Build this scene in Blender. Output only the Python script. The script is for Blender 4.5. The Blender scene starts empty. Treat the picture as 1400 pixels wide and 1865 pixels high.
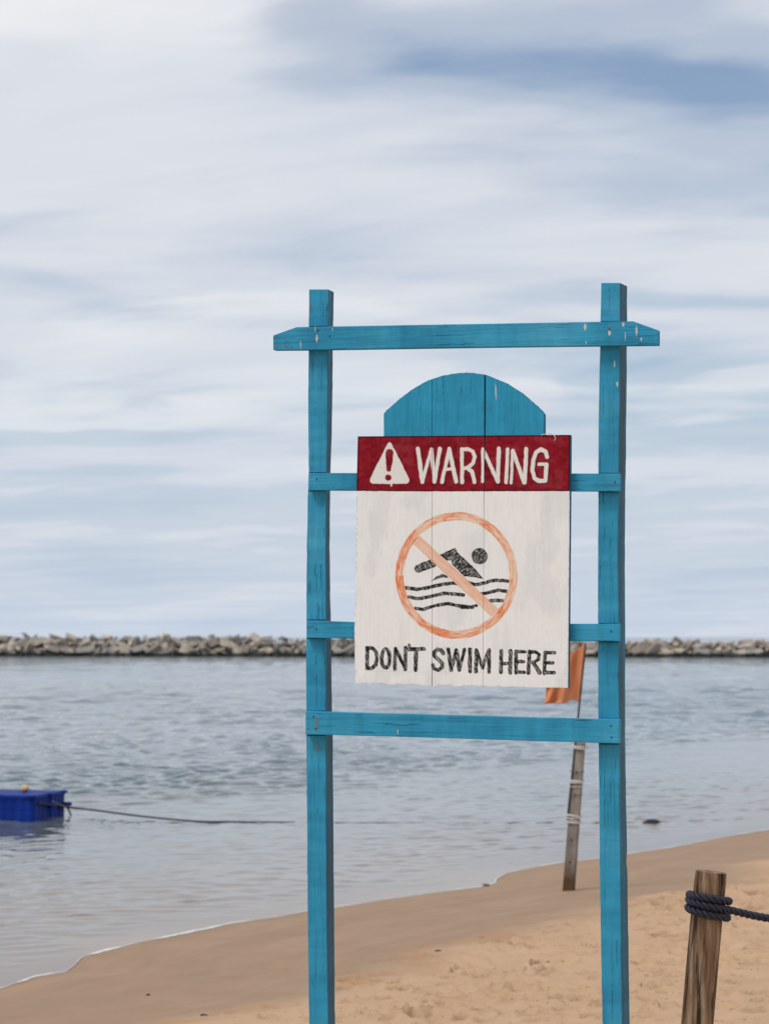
import bpy, bmesh, math, random
import numpy as np
from mathutils import Vector, Matrix
R = math.radians
random.seed(7); rng = np.random.default_rng(7)
scene = bpy.context.scene
COL = scene.collection

# ------------------------------------------------------------------ camera
F = 4400.0; CX, CY = 700.0, 932.5; HOR = 1157.0; EYE = 2.2
PITCH = math.atan((HOR - CY) / F)
cam_d = bpy.data.cameras.new('camera'); cam = bpy.data.objects.new('camera', cam_d); COL.objects.link(cam)
cam.location = (0, 0, EYE); cam.rotation_euler = (math.pi / 2 + PITCH, 0, 0)
cam_d.sensor_fit = 'VERTICAL'; cam_d.sensor_height = 36.0; cam_d.lens = F / 1865.0 * 36.0
cam_d.clip_start = 0.1; cam_d.clip_end = 5000
cam_d.dof.use_dof = True; cam_d.dof.focus_distance = 7.5; cam_d.dof.aperture_fstop = 7.5
scene.camera = cam

# ------------------------------------------------------------------ sky and sun
SUN_AZ, SUN_EL = R(236), R(60)
world = bpy.data.worlds.new('World'); scene.world = world; world.use_nodes = True
wn = world.node_tree.nodes; wl = world.node_tree.links; wn.clear()
def wnode(t, **k):
    n = wn.new(t)
    for a, v in k.items(): setattr(n, a, v)
    return n
def wmath(op, a, b=None, c=None, clamp=False):
    n = wn.new('ShaderNodeMath'); n.operation = op; n.use_clamp = clamp
    for i, v in enumerate((a, b, c)):
        if v is None: continue
        if isinstance(v, (int, float)): n.inputs[i].default_value = v
        else: wl.new(v, n.inputs[i])
    return n.outputs[0]
tc = wnode('ShaderNodeTexCoord'); sep = wnode('ShaderNodeSeparateXYZ'); wl.new(tc.outputs['Generated'], sep.inputs[0])
sx, sy, sz = sep.outputs
up = wmath('MAXIMUM', sz, 0.0)
den = wmath('ADD', up, 0.07)
cu, cv = wmath('DIVIDE', sx, den), wmath('DIVIDE', sy, den)
def cloudnoise(ax, ay, ox, oy, scale, detail, rough, dist, shear=0.0):
    cb = wnode('ShaderNodeCombineXYZ')
    u = wmath('MULTIPLY_ADD', cu, ax, ox)
    v = wmath('MULTIPLY_ADD', cv, ay, oy)
    v = wmath('ADD', v, wmath('MULTIPLY', cu, shear))
    wl.new(u, cb.inputs[0]); wl.new(v, cb.inputs[1])
    n = wnode('ShaderNodeTexNoise'); n.inputs['Scale'].default_value = scale; n.inputs['Detail'].default_value = detail
    n.inputs['Roughness'].default_value = rough; n.inputs['Distortion'].default_value = dist
    wl.new(cb.outputs[0], n.inputs['Vector']); return n.outputs['Fac']
def ramp(fac, stops):
    r = wnode('ShaderNodeValToRGB'); r.color_ramp.interpolation = 'EASE'
    while len(r.color_ramp.elements) < len(stops): r.color_ramp.elements.new(0.5)
    for e, (p, c) in zip(r.color_ramp.elements, stops):
        e.position = p; e.color = (c, c, c, 1) if isinstance(c, (int, float)) else (*c, 1)
    wl.new(fac, r.inputs[0]); return r.outputs[0]
nis = wnode('ShaderNodeTexSky'); nis.sky_type = 'NISHITA'; nis.sun_disc = False
nis.sun_elevation = SUN_EL; nis.sun_rotation = SUN_AZ; nis.air_density = 1.0; nis.dust_density = 0.6; nis.ozone_density = 1.6
n1 = cloudnoise(1.0, 0.8, 3.1, 1.7, 0.8, 5.0, 0.48, 0.6, 0.25)       # big soft masses
n2 = cloudnoise(0.8, 1.15, 8.3, 4.2, 1.4, 8.0, 0.53, 0.6, 0.35)      # long thin streaks
mixn = wmath('ADD', wmath('MULTIPLY', n1, 0.5), wmath('MULTIPLY', n2, 0.5))
# openings between the cloud sheets (direction based)
az = wmath('DIVIDE', sx, wmath('MAXIMUM', sy, 0.05)); el = wmath('DIVIDE', sz, wmath('MAXIMUM', sy, 0.05))
wob1 = cloudnoise(1.1, 0.9, 31.0, 14.0, 1.5, 5.0, 0.5, 0.4, 0.2); wob2 = cloudnoise(1.0, 1.0, 51.0, 3.0, 1.8, 5.0, 0.5, 0.4, 0.2)
az = wmath('ADD', az, wmath('MULTIPLY', wmath('SUBTRACT', wob1, 0.5), 0.16)); el = wmath('ADD', el, wmath('MULTIPLY', wmath('SUBTRACT', wob2, 0.5), 0.045))
def opening(px, py, hl, hw, tilt, amt):
    a0, e0 = (px - CX) / F, (HOR - py) / F
    da, de = wmath('SUBTRACT', az, a0), wmath('SUBTRACT', el, e0)
    c, s = math.cos(tilt), math.sin(tilt)
    lu = wmath('ADD', wmath('MULTIPLY', da, c / hl), wmath('MULTIPLY', de, s / hl))
    lv = wmath('ADD', wmath('MULTIPLY', da, -s / hw), wmath('MULTIPLY', de, c / hw))
    d = wmath('ADD', wmath('MULTIPLY', lu, lu), wmath('MULTIPLY', lv, lv))
    g = wmath('EXPONENT', wmath('MULTIPLY', d, -1.0))
    return wmath('MULTIPLY', wmath('MULTIPLY', g, amt), wmath('GREATER_THAN', sy, 0.1))
tot = None
for o in [(1000, 95, .085, .015, -.16, .125), (1330, 205, .07, .014, -.10, .16), (540, 0, .05, .014, -.10, .10), (1330, 30, .03, .010, -.5, .05),
          (1330, 565, .06, .0075, -.06, .13), (480, 572, .08, .007, .01, .11), (1230, 665, .09, .012, -.02, .12),
          (150, 800, .08, .008, .01, .12), (230, 690, .10, .009, .02, .05), (1300, 960, .08, .014, 0, .09), (250, 930, .1, .010, 0, .09),
          (150, 230, .09, .06, .2, -.15), (450, 180, .06, .03, .1, -.10), (800, 330, .12, .022, -.1, -.10), (300, 615, .09, .007, .02, -.10), (1250, 790, .07, .008, 0, .11), (180, 1010, .09, .007, 0, .09), (1200, 1050, .12, .007, 0, .09), (560, 740, .05, .006, 0, .06), (1280, 720, .06, .006, .03, -.12), (300, 755, .09, .006, .0, -.10), (200, 870, .1, .006, 0, -.10), (1250, 870, .1, .007, 0, -.10), (300, 975, .1, .006, 0, -.10)]:
    v = opening(*o); tot = v if tot is None else wmath('ADD', tot, v)
dens = wmath('SUBTRACT', mixn, tot)
cover = ramp(dens, [(0.24, 0.22), (0.38, 0.60), (0.55, 0.97), (0.7, 1.0)])
shade = cloudnoise(0.8, 1.1, 21.0, 9.0, 1.2, 7.0, 0.50, 0.5, 0.3)
ccol = ramp(shade, [(0.30, (6.2, 6.7, 7.6)), (0.5, (7.2, 7.5, 8.1)), (0.68, (8.5, 8.6, 8.8))])
# low sky greys off towards the horizon: a thicker veil
veil = ramp(up, [(0.0, 1.0), (0.05, 0.65), (0.17, 0.0)])
vm = wnode('ShaderNodeMixRGB'); wl.new(wmath('MULTIPLY', veil, 0.95), vm.inputs[0]); wl.new(ccol, vm.inputs[1]); wl.new(ramp(dens, [(0.30, (4.7, 5.7, 7.2)), (0.46, (5.6, 6.4, 7.6)), (0.64, (6.7, 7.2, 8.0))]), vm.inputs[2])
sb = wnode('ShaderNodeMixRGB'); sb.blend_type = 'MULTIPLY'; sb.inputs[0].default_value = 1.0
wl.new(nis.outputs[0], sb.inputs[1]); sb.inputs[2].default_value = (0.62, 0.80, 0.95, 1)
cm = wnode('ShaderNodeMixRGB'); cov2 = wmath('MAXIMUM', cover, wmath('MULTIPLY', ramp(up, [(0.0, 1.0), (0.06, 0.85), (0.15, 0.0)]), 1.0)); wl.new(cov2, cm.inputs[0]); wl.new(sb.outputs[0], cm.inputs[1]); wl.new(vm.outputs[0], cm.inputs[2])
bg = wnode('ShaderNodeBackground'); bg.inputs['Strength'].default_value = 0.1
wl.new(cm.outputs[0], bg.inputs['Color'])
wo = wnode('ShaderNodeOutputWorld'); wl.new(bg.outputs[0], wo.inputs['Surface'])

sun_d = bpy.data.lights.new('sun', 'SUN'); sun_d.energy = 2.3; sun_d.angle = R(20); sun_d.color = (1.0, 0.97, 0.92)
sun = bpy.data.objects.new('sun', sun_d); COL.objects.link(sun)
sdir = Vector((math.sin(SUN_AZ) * math.cos(SUN_EL), math.cos(SUN_AZ) * math.cos(SUN_EL), math.sin(SUN_EL)))
sun.rotation_euler = sdir.to_track_quat('Z', 'Y').to_euler(); sun.location = sdir * 50
vs = scene.view_settings; vs.view_transform = 'Standard'; vs.look = 'None'; vs.exposure = 0.0; vs.gamma = 1.0; vs.use_curve_mapping = False
scene.render.engine = 'CYCLES'

# ------------------------------------------------------------------ helpers
_cp, _sp = math.cos(PITCH), math.sin(PITCH)
def ray(px, py):
    x, z = (px - CX) / F, (CY - py) / F
    return np.array([x, _cp - z * _sp, _sp + z * _cp])
def on_z(px, py, z=0.0):
    d = ray(px, py); t = (z - EYE) / d[2]; return np.array([d[0] * t, d[1] * t, z])
def at_y(px, py, y):
    d = ray(px, py); t = y / d[1]; return np.array([d[0] * t, y, EYE + d[2] * t])

def link(name, me, mat=None, parent=None):
    o = bpy.data.objects.new(name, me); COL.objects.link(o)
    if mat is not None and not me.materials: me.materials.append(mat)
    if parent is not None: o.parent = parent
    return o
def mk(name, verts, faces, mat, parent=None, smooth=False):
    me = bpy.data.meshes.new(name); me.from_pydata([tuple(v) for v in verts], [], [tuple(f) for f in faces]); me.update()
    if smooth: me.polygons.foreach_set('use_smooth', [True] * len(me.polygons))
    return link(name, me, mat, parent)
def grid_mesh(name, V, nu, nv, mat, parent=None, smooth=True):
    """V: (nv*nu,3) array, row major"""
    me = bpy.data.meshes.new(name)
    i = np.arange((nv - 1) * (nu - 1)); r, c = i // (nu - 1), i % (nu - 1)
    a = r * nu + c
    q = np.stack([a, a + 1, a + nu + 1, a + nu], 1).astype(np.int32)
    me.vertices.add(len(V)); me.vertices.foreach_set('co', V.astype(np.float32).ravel())
    me.loops.add(q.size); me.loops.foreach_set('vertex_index', q.ravel())
    me.polygons.add(len(q)); me.polygons.foreach_set('loop_start', np.arange(0, q.size, 4, dtype=np.int32))
    me.update(calc_edges=True); me.validate()
    if smooth: me.polygons.foreach_set('use_smooth', np.ones(len(me.polygons), dtype=bool))
    return link(name, me, mat, parent)
def empty(name, loc=(0, 0, 0)):
    o = bpy.data.objects.new(name, None); COL.objects.link(o); o.location = loc; o.empty_display_size = 0.1; return o
def tag(o, label=None, cat=None, group=None, kind=None):
    if label: o['label'] = label
    if cat: o['category'] = cat
    if group: o['group'] = group
    if kind: o['kind'] = kind
    return o
def box_from(front, back):
    """front/back: 4+ points in matching order -> closed prism verts/faces"""
    n = len(front); v = list(front) + list(back)
    f = [tuple(range(n)), tuple(range(2 * n - 1, n - 1, -1))]
    for i in range(n):
        j = (i + 1) % n; f.append((j, i, n + i, n + j))
    return v, f
def fixn(o):
    bm = bmesh.new(); bm.from_mesh(o.data); bmesh.ops.recalc_face_normals(bm, faces=bm.faces); bm.to_mesh(o.data); bm.free(); return o
def bevel(o, w, seg=2):
    m = o.modifiers.new('bevel', 'BEVEL'); m.width = w; m.segments = seg; m.limit_method = 'ANGLE'; m.angle_limit = R(35); return o
def tube(path, rad, n=8, cap=True):
    P = [np.array(p, float) for p in path]; V = []; Fc = []
    up0 = None
    for i, p in enumerate(P):
        t = P[min(i + 1, len(P) - 1)] - P[max(i - 1, 0)]; t /= np.linalg.norm(t) + 1e-12
        if up0 is None:
            up0 = np.array([0, 0, 1.0]) if abs(t[2]) < .9 else np.array([1.0, 0, 0])
        a = up0 - t * up0.dot(t); a /= np.linalg.norm(a); b = np.cross(t, a); up0 = a
        r = rad(i / (len(P) - 1)) if callable(rad) else rad
        for k in range(n):
            w = 2 * math.pi * k / n; V.append(p + r * (math.cos(w) * a + math.sin(w) * b))
    for i in range(len(P) - 1):
        for k in range(n):
            j = (k + 1) % n; Fc.append((i * n + k, i * n + j, (i + 1) * n + j, (i + 1) * n + k))
    if cap: Fc.append(tuple(range(n - 1, -1, -1))); Fc.append(tuple((len(P) - 1) * n + k for k in range(n)))
    return V, Fc
def joinvf(parts):
    V, Fc = [], []
    for v, f in parts:
        o = len(V); V += list(v); Fc += [tuple(i + o for i in ff) for ff in f]
    return V, Fc
# numpy value noise
_T = rng.random((512, 512))
def vnoise(x, y):
    xi, yi = np.floor(x).astype(int), np.floor(y).astype(int); fx, fy = x - xi, y - yi
    fx = fx * fx * fx * (fx * (fx * 6 - 15) + 10); fy = fy * fy * fy * (fy * (fy * 6 - 15) + 10)
    g = lambda a, b: _T[a % 512, b % 512]
    return (g(xi, yi) * (1 - fx) + g(xi + 1, yi) * fx) * (1 - fy) + (g(xi, yi + 1) * (1 - fx) + g(xi + 1, yi + 1) * fx) * fy
def fbm(x, y, o=4, g=.5):
    s = 0; a = 1; t = 0
    for k in range(o):
        s = s + a * vnoise(x * 2 ** k + 17.3 * k, y * 2 ** k + 9.1 * k); t += a; a *= g
    return s / t
def sstep(a, b, x):
    t = np.clip((x - a) / (b - a), 0, 1); return t * t * (3 - 2 * t)

# ------------------------------------------------------------------ material builder
class M:
    def __init__(s, name, rough=0.6, spec=0.5):
        s.m = bpy.data.materials.new(name); s.m.use_nodes = True; s.t = s.m.node_tree; s.b = s.t.nodes['Principled BSDF']
        s.b.inputs['Roughness'].default_value = rough; s.b.inputs['Specular IOR Level'].default_value = spec
        s._tc = None
    def n(s, t, **k):
        x = s.t.nodes.new(t)
        for a, v in k.items(): setattr(x, a, v)
        return x
    def l(s, a, b): s.t.links.new(a, b)
    def coord(s, scale=(1, 1, 1), kind='Object', loc=(0, 0, 0), rot=(0, 0, 0)):
        if s._tc is None: s._tc = s.n('ShaderNodeTexCoord')
        mp = s.n('ShaderNodeMapping'); mp.inputs['Scale'].default_value = scale; mp.inputs['Location'].default_value = loc; mp.inputs['Rotation'].default_value = rot
        s.l(s._tc.outputs[kind], mp.inputs[0]); return mp.outputs[0]
    def noise(s, co, scale=5, detail=5, rough=.55, dist=0):
        x = s.n('ShaderNodeTexNoise'); x.inputs['Scale'].default_value = scale; x.inputs['Detail'].default_value = detail
        x.inputs['Roughness'].default_value = rough; x.inputs['Distortion'].default_value = dist
        s.l(co, x.inputs['Vector']); return x.outputs['Fac']
    def ramp(s, fac, stops, interp='LINEAR'):
        r = s.n('ShaderNodeValToRGB'); r.color_ramp.interpolation = interp
        while len(r.color_ramp.elements) < len(stops): r.color_ramp.elements.new(0.5)
        for e, (p, c) in zip(r.color_ramp.elements, stops):
            e.position = p; e.color = (c, c, c, 1) if isinstance(c, (int, float)) else (*c, 1)
        s.l(fac, r.inputs[0]); return r.outputs[0]
    def mix(s, fac, a, b, mode='MIX'):
        x = s.n('ShaderNodeMixRGB'); x.blend_type = mode
        for i, v in enumerate((fac, a, b)):
            if isinstance(v, (int, float)): x.inputs[i].default_value = v if i == 0 else (v, v, v, 1)
            elif isinstance(v, tuple): x.inputs[i].default_value = (*v, 1)
            else: s.l(v, x.inputs[i])
        return x.outputs[0]
    def math(s, op, a, b=None, clamp=False):
        x = s.n('ShaderNodeMath'); x.operation = op; x.use_clamp = clamp
        for i, v in enumerate((a, b)):
            if v is None: continue
            if isinstance(v, (int, float)): x.inputs[i].default_value = v
            else: s.l(v, x.inputs[i])
        return x.outputs[0]
    def attr(s, name, out='Fac'):
        x = s.n('ShaderNodeAttribute'); x.attribute_name = name; return x.outputs[out]
    def color(s, c):
        if isinstance(c, tuple): s.b.inputs['Base Color'].default_value = (*c, 1)
        else: s.l(c, s.b.inputs['Base Color'])
    def bump(s, h, strength=.3, dist=.01):
        x = s.n('ShaderNodeBump'); x.inputs['Strength'].default_value = strength; x.inputs['Distance'].default_value = dist
        s.l(h, x.inputs['Height']); s.l(x.outputs[0], s.b.inputs['Normal']); return x.outputs[0]

# ------------------------------------------------------------------ shoreline (traced on the water plane)
SH_PX = [(0, 1803), (30, 1792), (65, 1780), (120, 1771), (135, 1757), (150, 1745), (190, 1732), (260, 1716), (350, 1698), (425, 1682), (475, 1675),
         (555, 1661), (611, 1653), (714, 1637), (828, 1621.5), (876, 1616), (899, 1609), (904, 1600), (922, 1591), (971, 1580), (1023, 1571), (1091, 1564),
         (1143, 1556), (1217, 1544.6), (1314, 1525.7), (1400, 1511)]
SH = np.array([on_z(*p)[:2] for p in SH_PX])
SO = SH[0]; SD = (SH[-1] - SH[0]); SL = np.linalg.norm(SD); SD = SD / SL; SN = np.array([SD[1], -SD[0]])   # SN points to the land
_t = (SH - SO) @ SD; _o = (SH - SO) @ SN
_k = np.argsort(_t); _t, _o = _t[_k], _o[_k]
def shore_off(t):
    o = np.interp(t, _t, _o)
    out = np.where(t < 0, 1, 0) * sstep(0, -3, t) * .35 * np.sin(t * .9) + np.where(t > SL, 1, 0) * sstep(SL, SL + 4, t) * .5 * np.sin((t - SL) * .6)
    return o + out + .05 * (fbm(np.asarray(t, float) * 2.6 + 11, np.zeros_like(np.asarray(t, float)) + 5.5, 4) - .5)
def shore_s(x, y):
    t = (x - SO[0]) * SD[0] + (y - SO[1]) * SD[1]; s0 = (x - SO[0]) * SN[0] + (y - SO[1]) * SN[1]
    return t, s0 - shore_off(t)
def beach_profile(s):
    land = 0.058 * s + 0.012 * np.clip(s - 1.5, 0, 6)
    land = np.where(s > 9.5, 0.058 * 9.5 + .012 * 6 + (s - 9.5) * .01 + .05 * (1 - np.exp(-(np.maximum(s, 9.5) - 9.5))), land)
    sea = 0.055 * s
    return np.where(s > 0, land, np.maximum(sea, -2.5 + s * .0))
def wet_of(t, s):
    # 1 on the washed sand by the water, 0 on the dry trampled sand
    b = 2.35 + .35 * np.sin(t * .35 + .5) + .9 * (fbm(t * .55 + 40, s * .7 + 3, 4) - .5) + .22 * (fbm(t * 4 + 4, s * 4 + 9, 3) - .5)
    return 1 - sstep(b - .5, b + .35, s)

# dents and footprints, placed by pixel on the beach
def sand_height(x, y, micro=True):
    t, s = shore_s(x, y)
    z = beach_profile(s)
    if micro:
        w = wet_of(t, s); d = (1 - w) * sstep(-1, 1, s)
        rough = (fbm(t * 1.6, s * 1.6, 3) - .5) * .030 + (fbm(t * 6 + 5, s * 7 + 8, 3) - .5) * .013 + (vnoise(t * 13 + 5, s * 13 + 8) - .5) * .003
        tx = .80 * t - .6 * s; sx_ = .6 * t + .80 * s
        r = fbm(tx * 5.0 + 70, sx_ * 17.0 + 30, 3)                       # short wind-cut scarps
        scarp = np.clip((r - .55) / .05, 0, 1) * .016 * sstep(.46, .60, fbm(t * 1.1 + 9, s * 1.1 + 90, 3))
        z = z + d * (rough + scarp) + w * sstep(0, .6, s) * (fbm(t * 1.2, s * 2.2, 2) - .5) * .010
    return z, t, s
DENTS = []
def dent_px(px, py, L, W, depth, ang=None):
    z = .12
    for _ in range(6):
        p = on_z(px, py, z); zz = sand_height(np.array([p[0]]), np.array([p[1]]), False)[0][0]; z = zz
    DENTS.append((p[0], p[1], L, W, depth, random.uniform(0, math.pi) if ang is None else ang))
dent_px(713, 1749, .13, .07, .060, .15); dent_px(655, 1768, .08, .05, .045); dent_px(640, 1786, .07, .04, .042); dent_px(668, 1785, .07, .05, .040)
dent_px(690, 1776, .06, .04, .018); dent_px(612, 1784, .07, .05, .03); dent_px(800, 1772, .12, .03, .014, .1); dent_px(722, 1802, .08, .04, .02); dent_px(850, 1855, .06, .04, .026)
dent_px(1190, 1857, .07, .05, .03)
for _ in range(300):
    px = random.uniform(360, 1400); py = random.uniform(1610, 1865)
    dent_px(px, py, random.uniform(.03, .09), random.uniform(.015, .035), random.uniform(.015, .038), random.gauss(.2, .5))
for _ in range(22):
    px = random.uniform(700, 1400); py = random.uniform(1640, 1860)
    dent_px(px, py, random.uniform(.10, .17), random.uniform(.06, .09), random.uniform(.014, .032))
for _ in range(50): dent_px(random.uniform(1140, 1400), random.uniform(1605, 1690), random.uniform(.05, .12), random.uniform(.03, .06), random.uniform(.02, .045))

# ------------------------------------------------------------------ sand
def axis(segs):
    out = []
    for a, b, d in segs: out += list(np.arange(a, b, d))
    return np.array(out + [segs[-1][1]])
def grow(start, end, d0, k):
    out = [start]; d = d0; sg = 1 if end > start else -1
    while (end - out[-1]) * sg > 0: out.append(out[-1] + sg * d); d *= k
    return out[1:]
tA = np.array(sorted(grow(-7.0, -400, .06, 1.35)) + list(np.arange(-7.0, 19.0, .022)) + grow(19.0, 700, .05, 1.2))
sA = np.array(sorted(grow(-1.0, -320, .05, 1.4)) + list(np.arange(-1.0, 6.6, .0175)) + grow(6.6, 400, .05, 1.3))
TT, SS = np.meshgrid(tA, sA)
SX = SO[0] + TT * SD[0] + (SS + shore_off(TT)) * SN[0]; SY = SO[1] + TT * SD[1] + (SS + shore_off(TT)) * SN[1]
fine = (TT > -8) & (TT < 20) & (SS > -1.2) & (SS < 7)
SZ = sand_height(SX, SY)[0]
wet = wet_of(TT, SS)
for (dx, dy, L, W, dep, an) in DENTS:
    td = (dx - SO[0]) * SD[0] + (dy - SO[1]) * SD[1]; sd_ = (dx - SO[0]) * SN[0] + (dy - SO[1]) * SN[1] - shore_off(np.array([td]))[0]
    i0, i1 = np.searchsorted(sA, [sd_ - .45, sd_ + .45]); j0, j1 = np.searchsorted(tA, [td - .45, td + .45])
    if i1 <= i0 or j1 <= j0: continue
    X, Y = SX[i0:i1, j0:j1] - dx, SY[i0:i1, j0:j1] - dy
    c, s_ = math.cos(an), math.sin(an); u = (X * c + Y * s_) / L; v = (-X * s_ + Y * c) / W
    rr = np.sqrt(u * u + v * v) * (1 + .35 * (vnoise(X * 25 + dx * 9, Y * 25 + dy * 7) - .5))
    sc = (1 - wet[i0:i1, j0:j1] * .9)
    SZ[i0:i1, j0:j1] += sc * dep * 1.5 * (-np.exp(-(rr ** 6)) + .55 * np.exp(-((rr - 1.45) / .35) ** 2) * (.4 + .6 * (v > 0)))
m = M('sand', .9, .12)
w_ = m.attr('wet')
co = m.coord((1, 1, 1), 'Object')
g1 = m.noise(co, 2.2, 5, .6); g2 = m.noise(co, 260, 3, .7); g3 = m.noise(co, 32, 5, .65)
dry = m.ramp(g1, [(.3, (.42, .270, .164)), (.7, (.475, .318, .204))])
wetc = m.ramp(g1, [(.3, (.28, .184, .116)), (.7, (.315, .210, .138))])
c_ = m.mix(w_, dry, m.mix(.9, wetc, m.ramp(m.attr('swash'), [(.3, (.92, .91, .91)), (.7, (1.06, 1.06, 1.06))]), 'MULTIPLY'))
c_ = m.mix(m.math('MULTIPLY', m.attr('grit'), .75), c_, (.36, .20, .10))
c_ = m.mix(m.ramp(g2, [(.30, .30), (.46, 0.0)]), c_, (.20, .125, .075))
c_ = m.mix(m.ramp(g2, [(.62, 0.0), (.76, .4)]), c_, (.72, .58, .44))
m.color(c_)
m.l(m.mix(w_, (.95, .95, .95), (.72, .72, .72)), m.b.inputs['Roughness'])
bh = m.math('ADD', m.math('MULTIPLY', g3, .5), m.math('MULTIPLY', g2, .14))
bp = m.bump(bh, .45, .02); 
m.l(m.math('SUBTRACT', .5, m.math('MULTIPLY', w_, .38)), m.t.nodes['Bump'].inputs['Strength'])
sand = grid_mesh('sand', np.stack([SX, SY, SZ], -1).reshape(-1, 3), len(tA), len(sA), m.m)
fixn(sand)
if sand.data.polygons[len(sand.data.polygons) // 2].normal.z < 0:
    bm = bmesh.new(); bm.from_mesh(sand.data); bmesh.ops.reverse_faces(bm, faces=bm.faces); bm.to_mesh(sand.data); bm.free()
a = sand.data.attributes.new('wet', 'FLOAT', 'POINT'); a.data.foreach_set('value', wet.astype(np.float32).ravel())
grit = np.exp(-((wet - .55) / .30) ** 2) * sstep(.42, .62, fbm(TT * 3 + 8, SS * 3 + 2, 4)) * sstep(6, 1, TT)
a = sand.data.attributes.new('swash', 'FLOAT', 'POINT'); a.data.foreach_set('value', (.65 * fbm(TT * .35 + 3, SS * 4.5 + 1.2 * fbm(TT * .5, SS * .3 + 4, 2), 4) + .35 * fbm(TT * 2.5, SS * 9, 3)).astype(np.float32).ravel())
a = sand.data.attributes.new('grit', 'FLOAT', 'POINT'); a.data.foreach_set('value', grit.astype(np.float32).ravel())
tag(sand, 'pale tan beach sand, smooth by the water and trampled higher up', kind='structure')
def ground(x, y): return float(sand_height(np.array([x]), np.array([y]))[0][0])
def ground_px(px, py):
    z = .1
    for _ in range(8):
        p = on_z(px, py, z); z = ground(p[0], p[1])
    return np.array([p[0], p[1], z])

# ------------------------------------------------------------------ sea
xA = np.array(sorted(grow(-13.0, -900, .2, 1.18)) + list(np.arange(-13.0, -5.0, .10)) + list(np.arange(-5.0, 7.0, .055)) + list(np.arange(7.0, 16.0, .10)) + grow(16.0, 900, .2, 1.18))
yA = np.array(sorted(grow(9.0, -500, .3, 1.5)) + list(np.arange(9.0, 22, .06)) + list(np.arange(22, 36, .07)) + grow(36.0, 3000, .08, 1.0125))
XX, YY = np.meshgrid(xA, yA)
dyl = np.gradient(yA)[:, None] * np.ones_like(XX); dxl = np.gradient(xA)[None, :] * np.ones_like(XX)
tt, ss = shore_s(XX, YY)
off = -ss
amp = sstep(.1, 1.6, off)
patch = .45 + 1.1 * fbm(XX * .09 + 3, YY * .05 + 8, 3)
amp = amp * patch * (1 + .9 * sstep(30, 80, YY))
slick = 1 - .6 * np.exp(-((YY - 124 - XX * .1) / 6.0) ** 2)
ZZ = np.zeros_like(XX)
WX = XX + 1.2 * (fbm(XX * .3, YY * .3, 2) - .5); WY = YY + 1.2 * (fbm(XX * .3 + 50, YY * .3 + 20, 2) - .5)
for k in range(110):
    lam = .15 * (1.0 / .15) ** random.random(); th = random.gauss(R(-75), .75)
    kx, ky = math.cos(th) * 2 * math.pi / lam, math.sin(th) * 2 * math.pi / lam
    fil = sstep(1.8, 4.0, lam / np.maximum(dyl * abs(math.sin(th)), dxl * abs(math.cos(th))))
    env = sstep(.35, .7, fbm(XX * .5 / lam + k * 3.7, YY * .5 / lam + k * 5.1, 2))
    nw = .52 if lam < .36 else .12
    ZZ += .0088 * lam * (nw + (1 - nw) * sstep(6.8, 10.5, off)) * fil * env * np.sin(kx * WX + ky * WY + random.uniform(0, 6.28))
ZZ *= amp * slick
far = sstep(40, 85, YY)
for k in range(36):
    lam = .9 * (4.0 / .9) ** random.random(); th = random.gauss(R(-75), .7); kx, ky = math.cos(th) * 2 * math.pi / lam, math.sin(th) * 2 * math.pi / lam
    fil = sstep(1.6, 3.2, lam / np.maximum(dyl * abs(math.sin(th)), dxl * abs(math.cos(th))))
    env = sstep(.35, .7, fbm(XX * .4 / lam + k * 2.7, YY * .4 / lam + k * 4.1, 2))
    ZZ += .0085 * lam ** .9 * fil * env * far * slick * np.sin(kx * XX + ky * YY + random.uniform(0, 6.28))
ZZ += .0015 * sstep(.2, 1.0, off) * np.sin(off * 4.2 + 1.5 * fbm(tt * .4, off * .2, 2)) * (1 - sstep(6, 10, off)) * fbm(tt * .7, off * .8 + 9, 2)
m = M('sea_water', .08, .5)
nt = m.t; nt.nodes.remove(m.b); outn = [n for n in nt.nodes if n.type == 'OUTPUT_MATERIAL'][0]
co = m.coord((1, 1, 1), 'Object')
calm = m.attr('calm'); depth = m.attr('depth')
r1 = m.noise(m.coord((1.2, 1.1, 1), 'Object'), 1.5, 4, .55, .3); r2 = m.noise(m.coord((1.1, 1.0, 1), 'Object', (4, 7, 0)), .6, 3, .5)
r3 = m.noise(m.coord((1, 1.2, 1), 'Object'), 6, 3, .5)
hsum = m.math('ADD', m.math('ADD', m.math('MULTIPLY', r1, .04), m.math('MULTIPLY', r2, .05)), m.math('MULTIPLY', r3, .014))
bpn = m.n('ShaderNodeBump'); bpn.inputs['Distance'].default_value = 1.0; m.l(hsum, bpn.inputs['Height'])
m.l(m.attr('chop'), bpn.inputs['Strength'])
fr = m.n('ShaderNodeFresnel'); fr.inputs['IOR'].default_value = 1.333; m.l(bpn.outputs[0], fr.inputs['Normal'])
gl = m.n('ShaderNodeBsdfGlossy'); gl.inputs['Roughness'].default_value = .035; gl.inputs['Color'].default_value = (.95, .95, .95, 1); m.l(bpn.outputs[0], gl.inputs['Normal'])
df = m.n('ShaderNodeBsdfDiffuse'); m.l(m.ramp(depth, [(0.0, (.30, .225, .165)), (.35, (.14, .14, .125)), (1.0, (.045, .085, .105))]), df.inputs['Color'])
tr = m.n('ShaderNodeBsdfTransparent'); tr.inputs['Color'].default_value = (.86, .85, .80, 1)
body = m.n('ShaderNodeMixShader'); m.l(m.ramp(depth, [(0, 0.0), (.10, .55), (.4, 1.0)]), body.inputs[0]); m.l(tr.outputs[0], body.inputs[1]); m.l(df.outputs[0], body.inputs[2])
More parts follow.
